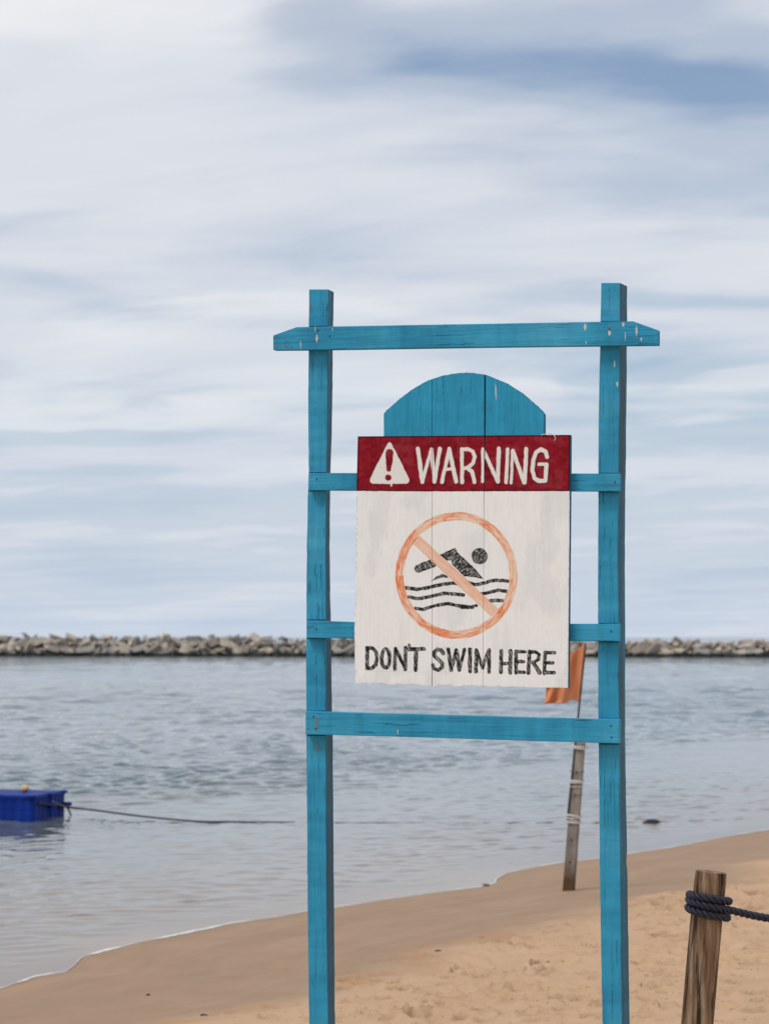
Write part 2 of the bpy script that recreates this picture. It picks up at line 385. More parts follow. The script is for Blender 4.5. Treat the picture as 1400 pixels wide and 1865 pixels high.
sh = m.n('ShaderNodeMixShader'); m.l(fr.outputs[0], sh.inputs[0]); m.l(body.outputs[0], sh.inputs[1]); m.l(gl.outputs[0], sh.inputs[2]); m.l(sh.outputs[0], outn.inputs['Surface'])
sea = grid_mesh('sea', np.stack([XX, YY, ZZ], -1).reshape(-1, 3), len(xA), len(yA), m.m)
if sea.data.polygons[0].normal.z < 0: fixn(sea)
for nm, arr in (('depth', np.clip(-beach_profile(ss) / .7, 0, 1)), ('calm', 1 - sstep(6, 12, off)), ('chop', np.clip((.20 + .80 * sstep(4, 14, off)) * sstep(.0, 1.2, off) * slick * (.55 + .45 * sstep(30, 70, YY)), 0, 1))):
    a = sea.data.attributes.new(nm, 'FLOAT', 'POINT'); a.data.foreach_set('value', arr.astype(np.float32).ravel())
tag(sea, 'grey blue sheltered sea water with small ripples', kind='structure')

# thin lip of foam where the water runs out on the sand
fm = M('foam', .5); fm.color((.66, .65, .63)); 
V, Fc = [], []
ts = np.arange(-2.0, SL + 3, .03); prev = None
for t in ts:
    o = float(shore_off(np.array([t]))[0]); wd = .035 * max(0, float(fbm(np.array([t * 2.2]), np.array([3.0]), 3)[0]) - .36) / .3 * (1.0 if t < 3.6 else .6)
    wd = min(.0015 + wd * (.55 if t < 3.4 else .14), .022 if t < 3.4 else .008) * (.4 + 1.2 * random.random())
    row = []
    for k, hh in ((-1, 0), (-.4, .009), (.4, .008), (1, 0)):
        s = k * wd + .006; x, y = SO + t * SD + (s + o) * SN
        row.append(len(V)); V.append((x, y, max(0, float(beach_profile(np.array([s]))[0])) + hh + .003))
    if prev: 
        for k in range(3): Fc.append((prev[k], row[k], row[k + 1], prev[k + 1]))
    prev = row
foam = fixn(mk('foam', V, Fc, fm.m, smooth=True)); tag(foam, 'thin white line of foam along the edge of the water', 'foam', kind='stuff')

# ------------------------------------------------------------------ breakwater
BY = 260.0
bwx = lambda px: (px - CX) / F * BY
def bw_h(x): return float(np.interp(x, [bwx(-700), bwx(0), bwx(400), bwx(1100), bwx(1400), bwx(2100)], [2.35, 2.20, 2.12, 1.72, 1.62, 1.55]))
def bw_y(x): return BY - 14.0 * (x - bwx(0)) / (bwx(1400) - bwx(0))
rm = M('breakwater_rock', .9, .2)
oi = rm.n('ShaderNodeObjectInfo'); co = rm.coord((1, 1, 1), 'Object')
gi = rm.n('ShaderNodeNewGeometry')
base = rm.ramp(rm.math('FRACT', rm.math('ADD', oi.outputs['Random'], gi.outputs['Random Per Island'])), [(0, (.27, .235, .20)), (.2, (.42, .365, .305)), (.45, (.35, .325, .295)), (.7, (.49, .42, .345)), (.9, (.42, .39, .355))], 'CONSTANT')
base = rm.mix(.6, base, rm.ramp(rm.noise(co, 2.0, 6, .65), [(.3, (.45, .43, .42)), (.7, (1.1, 1.08, 1.05))]), 'MULTIPLY')
gp = rm.n('ShaderNodeNewGeometry'); sp = rm.n('ShaderNodeSeparateXYZ'); rm.l(gp.outputs['Position'], sp.inputs[0])
tide = rm.math('ADD', sp.outputs[2], rm.math('MULTIPLY', rm.noise(rm.coord((1, 1, 1), 'Object'), 1.5, 3), .25))
rm.color(rm.mix(rm.ramp(tide, [(.38, 1.0), (.58, 0.0)]), base, (.03, .032, .03)))
rm.bump(rm.noise(co, 5, 6, .65), .5, .06)
bw = empty('breakwater', (0, BY, 0))
tag(bw, 'long low breakwater of piled tan and grey boulders across the water', 'breakwater')
rock_me = []
for k in range(16):
    bm = bmesh.new(); L, W, H = random.uniform(.75, 1.25), random.uniform(.36, .55), random.uniform(.26, .42)
    for cx_ in (-1, 1):
        for cy_ in (-1, 1):
            for cz_ in (-1, 1):
                k1, k2, k3 = (random.uniform(.62, 1.1) for _ in range(3))
                bm.verts.new((cx_ * L * k1, cy_ * W * k2, cz_ * H * k3))
    for _ in range(3): bm.verts.new((random.uniform(-1, 1) * L, random.uniform(-1, 1) * W, random.choice((-1, 1)) * H * 1.05))
    res = bmesh.ops.convex_hull(bm, input=bm.verts)
    bmesh.ops.delete(bm, geom=[v for v in bm.verts if not v.link_faces], context='VERTS')
    me = bpy.data.meshes.new('boulder'); bm.to_mesh(me); bm.free(); me.materials.append(rm.m); rock_me.append(me)
spots = []
x0, x1 = bwx(-40), bwx(1440)
def lay(xa, xb, step):
    rr = []
    for lv, (fz, dy, sc) in enumerate([(.06, -.3, 1.0), (.36, .35, 1.05), (.66, .95, 1.0), (.90, 1.6, .80)]):
        x = xa + random.uniform(0, step)
        while x < xb:
            h = bw_h(x); s = sc * random.choice([.36, .48, .6, .75, 1.0]) * random.uniform(.9, 1.1)
            rr.append((x, bw_y(x) + dy + random.uniform(-.25, .25), fz * h - .16 + random.uniform(-.10, .14), s))
            x += step * random.uniform(.75, 1.25)
    return rr
inn = lay(x0, x1, .66); random.shuffle(inn)
for (x, y, z, s) in inn[:300]:
    o = bpy.data.objects.new('boulder', random.choice(rock_me)); COL.objects.link(o); o.parent = bw
    o.location = (x, y - BY, z); o.scale = (s, s, s)
    o.rotation_euler = (random.gauss(0, .45), random.gauss(0, .42), random.gauss(0, .8))
out = lay(x0 - 60, x0 - .6, 1.25) + lay(x1 + .6, x1 + 60, 1.25) + inn[300:]
V, Fc = [], []
for (x, y, z, s) in out:
    me = random.choice(rock_me); Mx = Matrix.Translation((x, y - BY, z)) @ Matrix.Rotation(random.uniform(0, 6.28), 4, 'Z') @ Matrix.Rotation(random.gauss(0, .5), 4, 'X') @ Matrix.Rotation(random.gauss(0, .5), 4, 'Y') @ Matrix.Scale(s, 4)
    o = len(V); V += [tuple(Mx @ v.co) for v in me.vertices]; Fc += [tuple(i + o for i in p.vertices) for p in me.polygons]
ob = mk('boulder_pile', V, Fc, rm.m, bw); ob['kind'] = 'stuff'
V, Fc = [], []
xs = np.arange(x0 - 60, x1 + 60, 2.0)
for x in xs:
    h = bw_h(x); y = bw_y(x) - BY
    for (dy, z) in ((.1, -1.5), (.9, .3 * h), (1.9, .70 * h), (3.4, .74 * h), (7, -1.5)): V.append((x, y + dy, z + random.uniform(-.05, .05)))
for i in range(len(xs) - 1):
    for k in range(4): Fc.append((i * 5 + k, i * 5 + 5 + k, i * 5 + 6 + k, i * 5 + k + 1))
cm_ = M('breakwater_core', .95, .1); cm_.color(cm_.ramp(cm_.noise(cm_.coord(), .9, 5), [(.3, (.06, .055, .05)), (.7, (.16, .14, .12))]))
mk('rubble_core', V, Fc, cm_.m, bw)

# ------------------------------------------------------------------ sign
YAW = R(17.0)
SU = np.array([math.cos(YAW), -math.sin(YAW), 0]); SNm = np.array([-math.sin(YAW), -math.cos(YAW), 0])
S0 = ray(845, 1157); S0 = np.array([0, 0, EYE]) + S0 / S0[1] * 7.5
def sp_(px, py, off=0.0):
    d = ray(px, py); t = ((S0 + SNm * off) - np.array([0, 0, EYE])).dot(SNm) / d.dot(SNm)
    return np.array([0, 0, EYE]) + d * t
gz = ground(S0[0], S0[1])
ORG = np.array([S0[0], S0[1], gz])
def loc(p):
    q = np.array(p) - ORG; return (q.dot(SU), -q.dot(SNm), q[2])      # local: x along sign, y away, z up
sign = empty('warning_sign', tuple(ORG)); sign.rotation_euler = (0, 0, -YAW)
tag(sign, 'blue wooden warning sign on two posts reading dont swim here', 'sign')
BLUE = (.030, .272, .440)
def blue_mat(name, horiz, side=False):
    m = M(name, .7, .18)
    g = (.6, 1, 14) if horiz else (14, 14, .6)
    g = (1.2, 26, 26) if horiz else (26, 26, 1.2)
    co = m.coord(g); co2 = m.coord((1, 1, 1)); 
    oi = m.n('ShaderNodeObjectInfo')
    n1 = m.noise(co, 2.2, 6, .6, .3); n2 = m.noise(co2, 4.5, 6, .6); n3 = m.noise(co2, 34, 4, .6)
    base = m.ramp(n2, [(.28, (.018, .205, .355)), (.5, BLUE), (.72, (.060, .325, .49))])
    base = m.mix(.6, base, m.ramp(n1, [(.28, .55), (.46, .98), (.75, 1.15)]), 'MULTIPLY')
    # bands of brush work across the grain
    nb = m.noise(m.coord((2, 2, 22) if not horiz else (14, 2, 2)), 1.0, 5, .6, .4)
    base = m.mix(.6, base, m.ramp(nb, [(.35, .78), (.6, 1.10)]), 'MULTIPLY')
    crk = m.ramp(m.noise(m.coord((16, 16, .7) if not horiz else (.7, 16, 16), loc=(3, 1, 2)), 9.0, 3, .6, .6), [(.33, 1.0), (.37, 0.0)])
    crk = m.math('MULTIPLY', crk, m.ramp(m.noise(co2, 5, 3), [(.45, 0.0), (.55, 1.0)]))
    base = m.mix(m.math('MULTIPLY', crk, .4), base, (.012, .04, .06))
    # worn, scuffed spots
    wr = m.math('MULTIPLY', m.ramp(n3, [(.66, 0.0), (.72, 1.0)]), m.ramp(m.noise(co2, 2.1, 3, .5, .2), [(.60, 0.0), (.68, .8)]))
    base = m.mix(wr, base, (.30, .31, .31))
    if side:   # thin, greyed coat on the weathered flank, side shade mixed into its colour
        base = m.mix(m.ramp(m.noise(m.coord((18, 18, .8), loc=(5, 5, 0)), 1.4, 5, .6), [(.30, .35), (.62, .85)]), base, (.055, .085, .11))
    m.color(base)
    h = m.math('SUBTRACT', m.math('ADD', m.math('MULTIPLY', n1, .7), m.math('MULTIPLY', n3, .25)), m.math('MULTIPLY', crk, .8))
    m.bump(h, .8, .005)
    return m.m
MSIDE = blue_mat('blue_paint_weathered_shade', False, True)
MBV, MBH = blue_mat('blue_paint_upright', False), blue_mat('blue_paint_crosswise', True)
# posts: left edge, front right edge and back right edge traced over height
LP = [(527, 562.8, 598, 608), (580, 562.4, 597.4, 607), (640, 562, 596.5, 606), (700, 561.2, 596.2, 605.6), (761, 561.2, 596, 604.8), (820, 561.8, 594.6, 603.2), (860, 562.3, 593.6, 602), (906, 560.5, 593.5, 601.2),
      (960, 559.4, 593.0, 600.6), (1009, 558.7, 592.8, 600.6), (1080, 558.2, 593.1, 601.4), (1120, 558, 593.4, 602.4), (1200, 557.7, 593.2, 603.4), (1270, 557.5, 593.2, 604.4), (1340, 557.9, 593.2, 605.9),
      (1440, 558.4, 593.2, 606.6), (1594, 559.4, 594.2, 607.8), (1720, 560.8, 595.4, 609), (1845, 562.6, 597, 610), (2060, 565, 600, 613), (2330, 568.5, 603.5, 616.5)]
RP = [(515, 1093.8, 1129, 1141.8), (580, 1092.7, 1128.2, 1141.5), (640, 1091.8, 1127.7, 1141.2), (700, 1090.2, 1127.4, 1140.6), (761, 1089, 1127, 1140), (850, 1088.6, 1125.6, 1139), (906, 1088.4, 1126.2, 1138),
      (1009, 1088, 1125, 1137.4), (1120, 1088, 1125.8, 1138), (1270, 1088.4, 1125.8, 1138), (1330, 1088.8, 1127, 1138), (1440, 1090, 1127.8, 1139.2), (1540, 1091, 1128.6, 1141.6), (1575, 1091.2, 1128.9, 1140.2), (1594, 1091.4, 1129, 1142.2), (1700, 1093, 1130, 1143.6),
      (1845, 1095.4, 1131.8, 1146), (2060, 1098.5, 1135, 1149.5), (2330, 1102, 1139, 1153.5)]
def make_post(prof, dep):
    V, Fc = [], []
    # refine with tiny hand-cut irregularity
    ys = np.array([p[0] for p in prof]); yy = np.unique(np.concatenate([ys, np.arange(ys[0], ys[-1], 26.0)]))
    cols = [np.interp(yy, ys, [p[k] for p in prof]) + np.array([0] + [random.gauss(0, .22) for _ in yy[1:]]) for k in (1, 2, 3)]
    for y, a, b, c in zip(yy, *cols):
        fl, fr_, br = sp_(a, y), sp_(b, y), sp_(c, y, -dep); bl = fl + (br - fr_)
        # keep the back corners level with the front ones
        br[2] = fr_[2]; bl[2] = fl[2]
        V += [loc(fl), loc(fr_), loc(br), loc(bl)]
    n = len(yy)
    for i in range(n - 1):
        for k in range(4):
            j = (k + 1) % 4; Fc.append((i * 4 + k, i * 4 + j, i * 4 + 4 + j, i * 4 + 4 + k))
    Fc.append((0, 1, 2, 3)); Fc.append(tuple((n - 1) * 4 + k for k in (3, 2, 1, 0)))
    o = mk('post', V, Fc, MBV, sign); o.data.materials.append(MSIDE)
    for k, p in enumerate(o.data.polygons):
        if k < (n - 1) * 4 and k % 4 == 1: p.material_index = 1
    fixn(o); bevel(o, .0022, 2); return o
post_l = make_post(LP, .062); post_r = make_post(RP, .075)
def make_bar(name, pts, off, thick, mat=None):
    fr_ = [loc(sp_(x, y, off)) for x, y in pts]; bk = [(p[0], p[1] + thick, p[2]) for p in fr_]
    o = fixn(mk(name, *box_from(fr_, bk), mat or MBH, sign)); bevel(o, .0018, 2); return o
topbeam = make_bar('crossbeam', [(497.3, 610.8), (539.7, 595.6), (620, 594.2), (740, 592.0), (860, 589.9), (1000, 587.4), (1152, 585), (1197.8, 601.3), (1197.8, 628.4), (1090, 629.6), (960, 631.0), (840, 632.6), (690, 635.0), (560, 637), (497.3, 637.4)], .0305, .030)
lowbeam = make_bar('crossbeam', [(556.2, 1295.4), (600, 1296.6), (720, 1299.6), (860, 1303.6), (1000, 1307.4), (1127, 1310.6), (1127.2, 1354.2), (1000, 1350.4), (860, 1346), (720, 1341.6), (600, 1338.6), (556.4, 1337.8)], .0305, .030)
rail_u = make_bar('rail', [(562.3, 861.3), (700, 861.5), (1128.3, 862.4), (1128.3, 895), (700, 893.4), (562.3, 893)], .0235, .023)
rail_d = make_bar('rail', [(558, 1129.8), (645, 1132.6), (1037, 1136.0), (1127.8, 1135.8), (1127.8, 1168.4), (1037, 1167.8), (645, 1163), (558, 1162)], .0235, .023)
# dark strips on the posts as painted shadow lines along beams and rails
jm = M('shadow_line', .95, .05); jm.color((.012, .014, .016))
def seam_shadow(px0, px1, py, hgt=1.5):
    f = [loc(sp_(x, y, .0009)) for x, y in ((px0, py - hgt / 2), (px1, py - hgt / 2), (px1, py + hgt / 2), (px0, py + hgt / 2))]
    fixn(mk('shadow_strip', *box_from(f, [(p[0], p[1] + .003, p[2]) for p in f]), jm.m, post_l if px0 < 845 else post_r))
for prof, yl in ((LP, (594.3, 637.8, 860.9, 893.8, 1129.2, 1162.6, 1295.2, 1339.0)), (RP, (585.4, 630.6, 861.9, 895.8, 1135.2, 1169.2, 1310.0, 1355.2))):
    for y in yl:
        a, b = (float(np.interp(y, [p[0] for p in prof], [p[k] for p in prof])) for k in (1, 2)); seam_shadow(a + 1.0, b - .6, y)
# bird droppings and chipped paint on the beam
spm = M('bare_spot', .85, .2)
spm.color(spm.ramp(spm.noise(spm.coord(), 160, 4, .65), [(.35, (.45, .42, .38)), (.65, (.66, .64, .61))]))
rst = M('rust_spot', .9, .2); rst.color(rst.ramp(rst.noise(rst.coord(), 180, 4), [(.35, (.16, .07, .035)), (.65, (.42, .25, .15))]))
gry = M('grey_scuff', .9, .2); gry.color(gry.ramp(gry.noise(gry.coord(), 220, 4), [(.35, (.09, .13, .15)), (.65, (.24, .23, .22))]))
def host(px, py, off):
    if off > .03: return topbeam if py < 900 else lowbeam
    if off > .02: return rail_u if py < 1000 else rail_d
    return post_l if px < 845 else post_r
def splat(cx, cy, w, h, off, mat=spm.m, par=None, name='paint_chip'):
    n = 14; ring = []; ring2 = []
    for k in range(n):
        a = 2 * math.pi * k / n; r = random.uniform(.65, 1.15)
        sgn = math.sin(a); ex = math.cos(a) * (1 - .45 * abs(sgn) ** 1.5)
        ring.append((cx + ex * w * r * .5, cy + sgn * h * r * .5)); ring2.append((cx + ex * w * r * .36, cy + sgn * h * r * .40))
    f = [loc(sp_(x, y, off + .0008)) for x, y in ring2]; b = [loc(sp_(x, y, off - .001)) for x, y in ring]
    return fixn(mk(name, *box_from(f, b), mat, host(cx, cy, off)))
B = .0305
for a in [(577, 617, 5.5, 20), (574, 600, 2, 14), (547.5, 628, 2.5, 22), (1065, 596, 7, 17), (1066.5, 624, 2.5, 9), (1109.5, 607, 7.5, 13), (1134, 591, 7, 11), (1138, 612, 2.0, 24), (1158.5, 603, 6, 24), (1167, 618, 3.5, 11), (605.5, 600, 2.2, 9), (724, 1334, 2.2, 14)]: splat(*a, B)
for a in [(1109, 595, 5, 11)]: splat(*a, B, rst.m)
for a in [(503, 630, 7, 7), (521, 629, 12, 6), (531, 631, 7, 4), (600, 613, 4, 5)]: splat(*a, B, gry.m)
for a in [(577, 1318, 7, 32), (571.5, 1305, 4, 5), (574.5, 1328, 4, 4)]: splat(*a, B, gry.m)
for a in [(1118.6, 663, 4, 18), (1123.5, 700, 4.5, 14), (566, 560, 3, 24), (1109, 545, 1.6, 52)]: splat(*a, 0.0, spm.m if a[0] > 600 and a[3] < 40 else gry.m)
for a in [(578, 1360, 6, 24), (1114, 1331 + 22, 2, 2)]: splat(*a, 0.0, gry.m)
# nail heads in the beams
nm_ = M('nail', .5); nm_.color((.05, .035, .03)); nm_.b.inputs['Metallic'].default_value = .6
for (px, py, off) in [(600.5, 612, B), (579, 602, B), (571, 1305, B), (575, 1327, B), (1109, 600, B), (577, 873, .0235), (1119, 878, .0235), (576, 1146, .0235), (1112, 1150, .0235), (1112, 1322, B), (1113, 1343, B)]:
    c = sp_(px, py, off); vv, ff = tube([c + SNm * -.002, c + SNm * .0012], .0026, 8); mk('nail_head', [loc(p) for p in vv], ff, nm_.m, host(px, py, off))

# --- hand-painted artwork, evaluated in traced sign coordinates
def poly_dist(X, Y, pts):
    d = np.full(X.shape, 1e9); par = np.zeros(X.shape)
    acc = 0
    for (ax, ay), (bx_, by_) in zip(pts[:-1], pts[1:]):
        L2 = (bx_ - ax) ** 2 + (by_ - ay) ** 2 + 1e-9; t = np.clip(((X - ax) * (bx_ - ax) + (Y - ay) * (by_ - ay)) / L2, 0, 1)
        q = np.hypot(X - ax - t * (bx_ - ax), Y - ay - t * (by_ - ay)); d = np.minimum(d, q)
    return d
def inside(X, Y, pts):
    c = np.zeros(X.shape, bool); n = len(pts)
    for i in range(n):
        (x1, y1), (x2, y2) = pts[i], pts[(i + 1) % n]
        if y1 == y2: continue
        c ^= ((y1 > Y) != (y2 > Y)) & (X < (x2 - x1) * (Y - y1) / (y2 - y1) + x1)
    return c
def zc(pts, ox, oy, k): return [(ox + x / k, oy + y / k) for x, y in pts]
hz = lambda p: zc(p, 640, 780, 3.3333); z3 = lambda p: zc(p, 540, 880, 3.884); z4 = lambda p: zc(p, 840, 880, 3.884)
def ell(cx, cy, rx, ry, n=28): return [(cx + rx * math.cos(2 * math.pi * k / n), cy + ry * math.sin(2 * math.pi * k / n)) for k in range(n + 1)]
WARN = [(hz(p), w) for p, w in [
    ([(403, 125), (429, 325)], 3.5), ([(429, 325), (484, 128)], 3.0), ([(484, 128), (503, 325)], 3.2), ([(503, 325), (536, 126)], 3.4),
    ([(549, 326), (593, 126)], 3.2), ([(593, 126), (634, 324)], 3.5), ([(572, 252), (614, 244)], 2.6),
    ([(668, 126), (671, 328)], 3.2), ([(668, 128), (705, 126), (735, 140), (747, 172), (738, 212), (710, 236), (672, 246)], 3.1), ([(704, 244), (730, 262), (742, 300), (744, 328)], 3.2),
    ([(796, 126), (796, 323)], 2.9), ([(798, 128), (884, 320)], 3.2), ([(893, 122), (888, 324)], 3.5),
    ([(946, 126), (938, 329)], 3.0), ([(976, 132), (969, 331)], 2.5), ([(979, 134), (1046, 328)], 3.3), ([(1060, 126), (1050, 330)], 3.5),
    ([(1186, 174), (1176, 142), (1148, 128), (1118, 148), (1101, 198), (1097, 258), (1110, 304), (1142, 322), (1176, 318)], 3.5), ([(1176, 318), (1181, 222)], 3.4), ([(1183, 218), (1136, 219)], 3.0)]]
TRI = hz([(219, 92), (230, 83), (242, 92), (300, 205), (349, 308), (348, 325), (335, 336), (240, 338), (125, 335), (113, 325), (113, 306), (160, 210)])
EXC = hz([(206, 150), (214, 130), (230, 124), (246, 130), (254, 150), (250, 195), (241, 240), (238, 258), (224, 266), (211, 258), (209, 220)])
INK = []   # black crayon strokes
for p, w in [([(498, 1165), (500, 1312)], 3.0), ([(498, 1166), (540, 1170), (563, 1195), (568, 1240), (560, 1285), (535, 1307), (500, 1311)], 2.9), (ell(630, 1240, 28, 66), 2.9),
             ([(697, 1172), (695, 1318)], 2.6), ([(699, 1170), (766, 1312)], 2.7), ([(770, 1165), (768, 1318)], 2.9), ([(795, 1145), (795, 1151)], 2.3), ([(797, 1175), (898, 1173)], 3.1), ([(846, 1176), (840, 1320)], 3.2),
             ([(1035, 1205), (1025, 1182), (998, 1174), (974, 1192), (974, 1222), (1002, 1247), (1030, 1275), (1027, 1305), (1000, 1322), (972, 1312), (963, 1288)], 3.0),
             ([(1072, 1174), (1093, 1322)], 3.0), ([(1093, 1322), (1129, 1182)], 2.7), ([(1129, 1182), (1150, 1322)], 3.0), ([(1150, 1322), (1186, 1176)], 2.8)]: INK.append((z3(p), w))
for p, w in [([(60, 1176), (60, 1330)], 3.1), ([(103, 1335), (104, 1180)], 2.9), ([(106, 1182), (149, 1308)], 2.7), ([(149, 1308), (192, 1182)], 2.7), ([(195, 1180), (195, 1336)], 2.9),
             ([(282, 1186), (278, 1338)], 3.0), ([(347, 1186), (343, 1341)], 3.1), ([(280, 1276), (345, 1276)], 2.5), ([(386, 1188), (384, 1340)], 2.9), ([(386, 1191), (448, 1193)], 2.7), ([(386, 1262), (438, 1263)], 2.6), ([(384, 1334), (444, 1338)], 2.8),
             ([(480, 1190), (473, 1344)], 3.0), ([(480, 1193), (522, 1194), (547, 1214), (544, 1246), (518, 1266), (478, 1270)], 2.7), ([(508, 1268), (552, 1342)], 3.0),
             ([(592, 1195), (585, 1344)], 2.9), ([(592, 1198), (656, 1199)], 2.8), ([(590, 1271), (646, 1272)], 2.6), ([(587, 1339), (655, 1341)], 2.9),
             ([(50, 703), (100, 718), (160, 706), (240, 685), (328, 692)], 2.7), ([(130, 785), (200, 772), (260, 757), (318, 765)], 2.7), ([(202, 832), (250, 828), (290, 830)], 2.7), ([(0, 879), (50, 879), (104, 866)], 2.5)]: INK.append((z4(p), w))
for p, w in [([(772, 740), (850, 750), (930, 740), (1010, 720), (1100, 706), (1150, 712)], 2.7), ([(792, 805), (860, 818), (950, 800), (1050, 778), (1182, 792)], 2.7), ([(838, 885), (900, 892), (980, 866), (1070, 851), (1150, 868), (1245, 880)], 2.6),
             ([(862, 604), (960, 566)], 6.6)]: INK.append((z3(p), w))
INKP = [z3([(1008, 506), (1118, 458), (1136, 486), (1175, 530)]) + z4([(0, 515), (80, 590), (158, 680), (110, 668), (40, 660)]) + z3([(1185, 662), (1140, 615), (1098, 575), (1090, 545), (1060, 548)]),
        z3([(945, 698), (990, 660), (1030, 640), (1060, 652), (1075, 672), (1030, 668), (985, 682)]),
        [(873 + 14.6 * math.cos(a), 1013 + 14.8 * math.sin(a)) for a in np.linspace(0, 6.1, 22)]]
def art(X, Y):
    wob = (fbm(X * .13, Y * .13, 2) - .5) * 1.5; wob2 = (fbm(X * .13 + 50, Y * .13 + 31, 2) - .5) * 1.5
    Xw, Yw = X + wob, Y + wob2
    fine_ = fbm(X * .9, Y * .9, 2); grain = fbm(X * .45 + 9, Y * .028 + 4, 4); blot = fbm(X * .05 + 3, Y * .05 + 8, 4)
    # white body
    C = np.empty(X.shape + (3,)); white = np.array([.805, .81, .79])
    C[:] = white * (0.93 + .11 * grain + .06 * (blot - .5))[..., None]
    gsm = sstep(.52, .72, fbm(X * .022 + 7, Y * .012 + 1, 4)) * .09 + sstep(.62, .74, grain) * .10 * sstep(.45, .7, blot)
    C = C * (1 - gsm[..., None] * np.array([.9, .85, .7]))
    ln = np.interp(X, [648, 786, 882, 1037], [894.2, 895.2, 894.8, 894.6]) + wob * .7       # foot of the red header
    ltop = np.interp(X, [651, 1037], [794.8, 792.0])
    lx = np.interp(Y, [795, 894, 1050, 1150, 1244], [651.5, 649.4, 647.6, 645.5, 646.8]); rx = np.interp(Y, [792, 894, 1253], [1037.6, 1036.9, 1033.8])
    # guide lines pencilled under and over the words
    for yy in (1177.5, 1222.5): C *= (1 - .10 * np.exp(-((Yw - yy - (X - 660) * .012) / .7) ** 2) * sstep(.4, .6, fbm(X * .05, Y * .05 + 70, 2)))[..., None]
    # grime along the edges
    ed = np.minimum(np.minimum(X - lx, rx - X), np.interp(X, [647, 1034], [1244.3, 1253.3]) - Y)
    C *= (1 - .30 * sstep(2.2, .2, ed + 2.2 * (fine_ - .5) * 2) * sstep(.42, .62, fbm(X * .11 + 5, Y * .11 + 2, 3)))[..., None]
    # black ink
    cov = np.zeros(X.shape); edge = np.zeros(X.shape)
    def bb(pts, pad): 
        a = np.array(pts); return (X > a[:, 0].min() - pad) & (X < a[:, 0].max() + pad) & (Y > a[:, 1].min() - pad) & (Y < a[:, 1].max() + pad)
    scr = fbm(X * .62 + Y * .22, Y * .36 - X * .22, 3); scr2 = fbm(X * .85 - Y * .35 + 40, Y * .13 + X * .05, 2)
    def put(msk, d, w):
        c = sstep(.9, -.7, d - w); e = np.exp(-((d - w + .9) / .8) ** 2); ink = c * np.clip(.62 + .55 * e + .38 * sstep(.40, .58, scr) - .40 * sstep(.56, .68, scr2), 0, 1)
        cov[msk] = np.maximum(cov[msk], ink[msk]) if ink.shape == cov.shape else np.maximum(cov[msk], ink)
    for pts, w in INK:
        k = bb(pts, 10)
        if not k.any(): continue
        d = poly_dist(Xw[k], Yw[k], pts); c = sstep(.8, -.6, d - w * 1.16); e = np.exp(-((d - w + .8) / .8) ** 2)
        cov[k] = np.maximum(cov[k], c * np.clip(.97 + .20 * e - .40 * sstep(.56, .66, scr2[k]), 0, 1))
    for pts in INKP:
        k = bb(pts, 10)
        if not k.any(): continue
        d = poly_dist(Xw[k], Yw[k], pts + [pts[0]]); d = np.where(inside(Xw[k], Yw[k], pts), -d, d); c = sstep(.7, -.6, d); e = np.exp(-((d + 1.2) / 1.0) ** 2)
        hatch = fbm((X[k] - Y[k]) * .14, (X[k] + Y[k]) * .75, 2)
        cov[k] = np.maximum(cov[k], c * np.clip(.97 + .2 * e - .42 * sstep(.54, .64, hatch), 0, 1))
    C = C * (1 - cov[..., None]) + np.array([.012, .010, .010]) * cov[..., None]
    # orange ring and slash, streaky
    ang = np.arctan2((Y - 1048) / 115., (X - 831) / 110.5); rad = np.hypot((Xw - 831) / 110.5, (Yw - 1048) / 115.)
    dr = np.abs(rad - .938) * 112 - 7.2; ring = sstep(.9, -.6, dr)
    sa = fbm(ang * 9.0 + 20, rad * 75, 3); sb_ = fbm(ang * 3.2 + 60, rad * 3 + 8, 3)
    low = .5 + .5 * np.cos(ang - 1.9)
    amt = np.clip(.16 + 2.3 * (sa - .44) + 1.1 * (sb_ - .45) + .30 * low, .06, 1)
    sl = np.array([905 - 760, 1120 - 985.]); sl /= np.linalg.norm(sl); du = (Xw - 760) * sl[0] + (Yw - 985) * sl[1]; dv = -(Xw - 760) * sl[1] + (Yw - 985) * sl[0]
    sla = sstep(.8, -.6, np.abs(dv) - 9.3) * (rad < .93) ; ss_ = fbm(du * .05 + 9, dv * .5 + 3, 3); amt2 = np.clip(.26 + .9 * (ss_ - .45), .14, .7)
    amt2 = amt2 + .35 * np.exp(-((np.abs(dv) - 8.4) / 1.0) ** 2)
    pale, deep = np.array([.78, .60, .46]), np.array([.72, .19, .05])
    oc = pale + (deep - pale) * np.clip(amt, 0, 1)[..., None]; oc2 = pale + (deep - pale) * np.clip(amt2 * .75, 0, 1)[..., None]
    C = C * (1 - (sla * .96)[..., None]) + oc2 * (sla * .96)[..., None]
    C = C * (1 - (ring * .96)[..., None]) + oc * (ring * .96)[..., None]
    # red header
    red = np.array([.215, .0075, .016]) * (.55 + .95 * fbm(X * .10 + 30, Y * .16 + 14, 4))[..., None] * (.85 + .3 * grain)[..., None]
    red = red + np.array([.03, .012, .014]) * sstep(.55, .75, blot)[..., None]
    hed = np.minimum(np.minimum(Y - ltop, ln - Y), np.minimum(X - lx, rx - X))
    red = red * (1 - .82 * sstep(3.4, 1.0, hed + (fine_ - .5) * 2.2))[..., None]
    wc = np.zeros(X.shape); sh_ = np.zeros(X.shape)
    hk = Y < 900
    for pts, w in WARN:
        k = bb(pts, 9) & hk
        if not k.any(): continue
        d = poly_dist(Xw[k], Yw[k], pts); wc[k] = np.maximum(wc[k], sstep(.8, -.5, d - w)); 
        d2 = poly_dist(Xw[k] - .9, Yw[k] - .9, pts); sh_[k] = np.maximum(sh_[k], sstep(1.6, .2, d2 - w))
    k = bb(TRI, 8) & hk
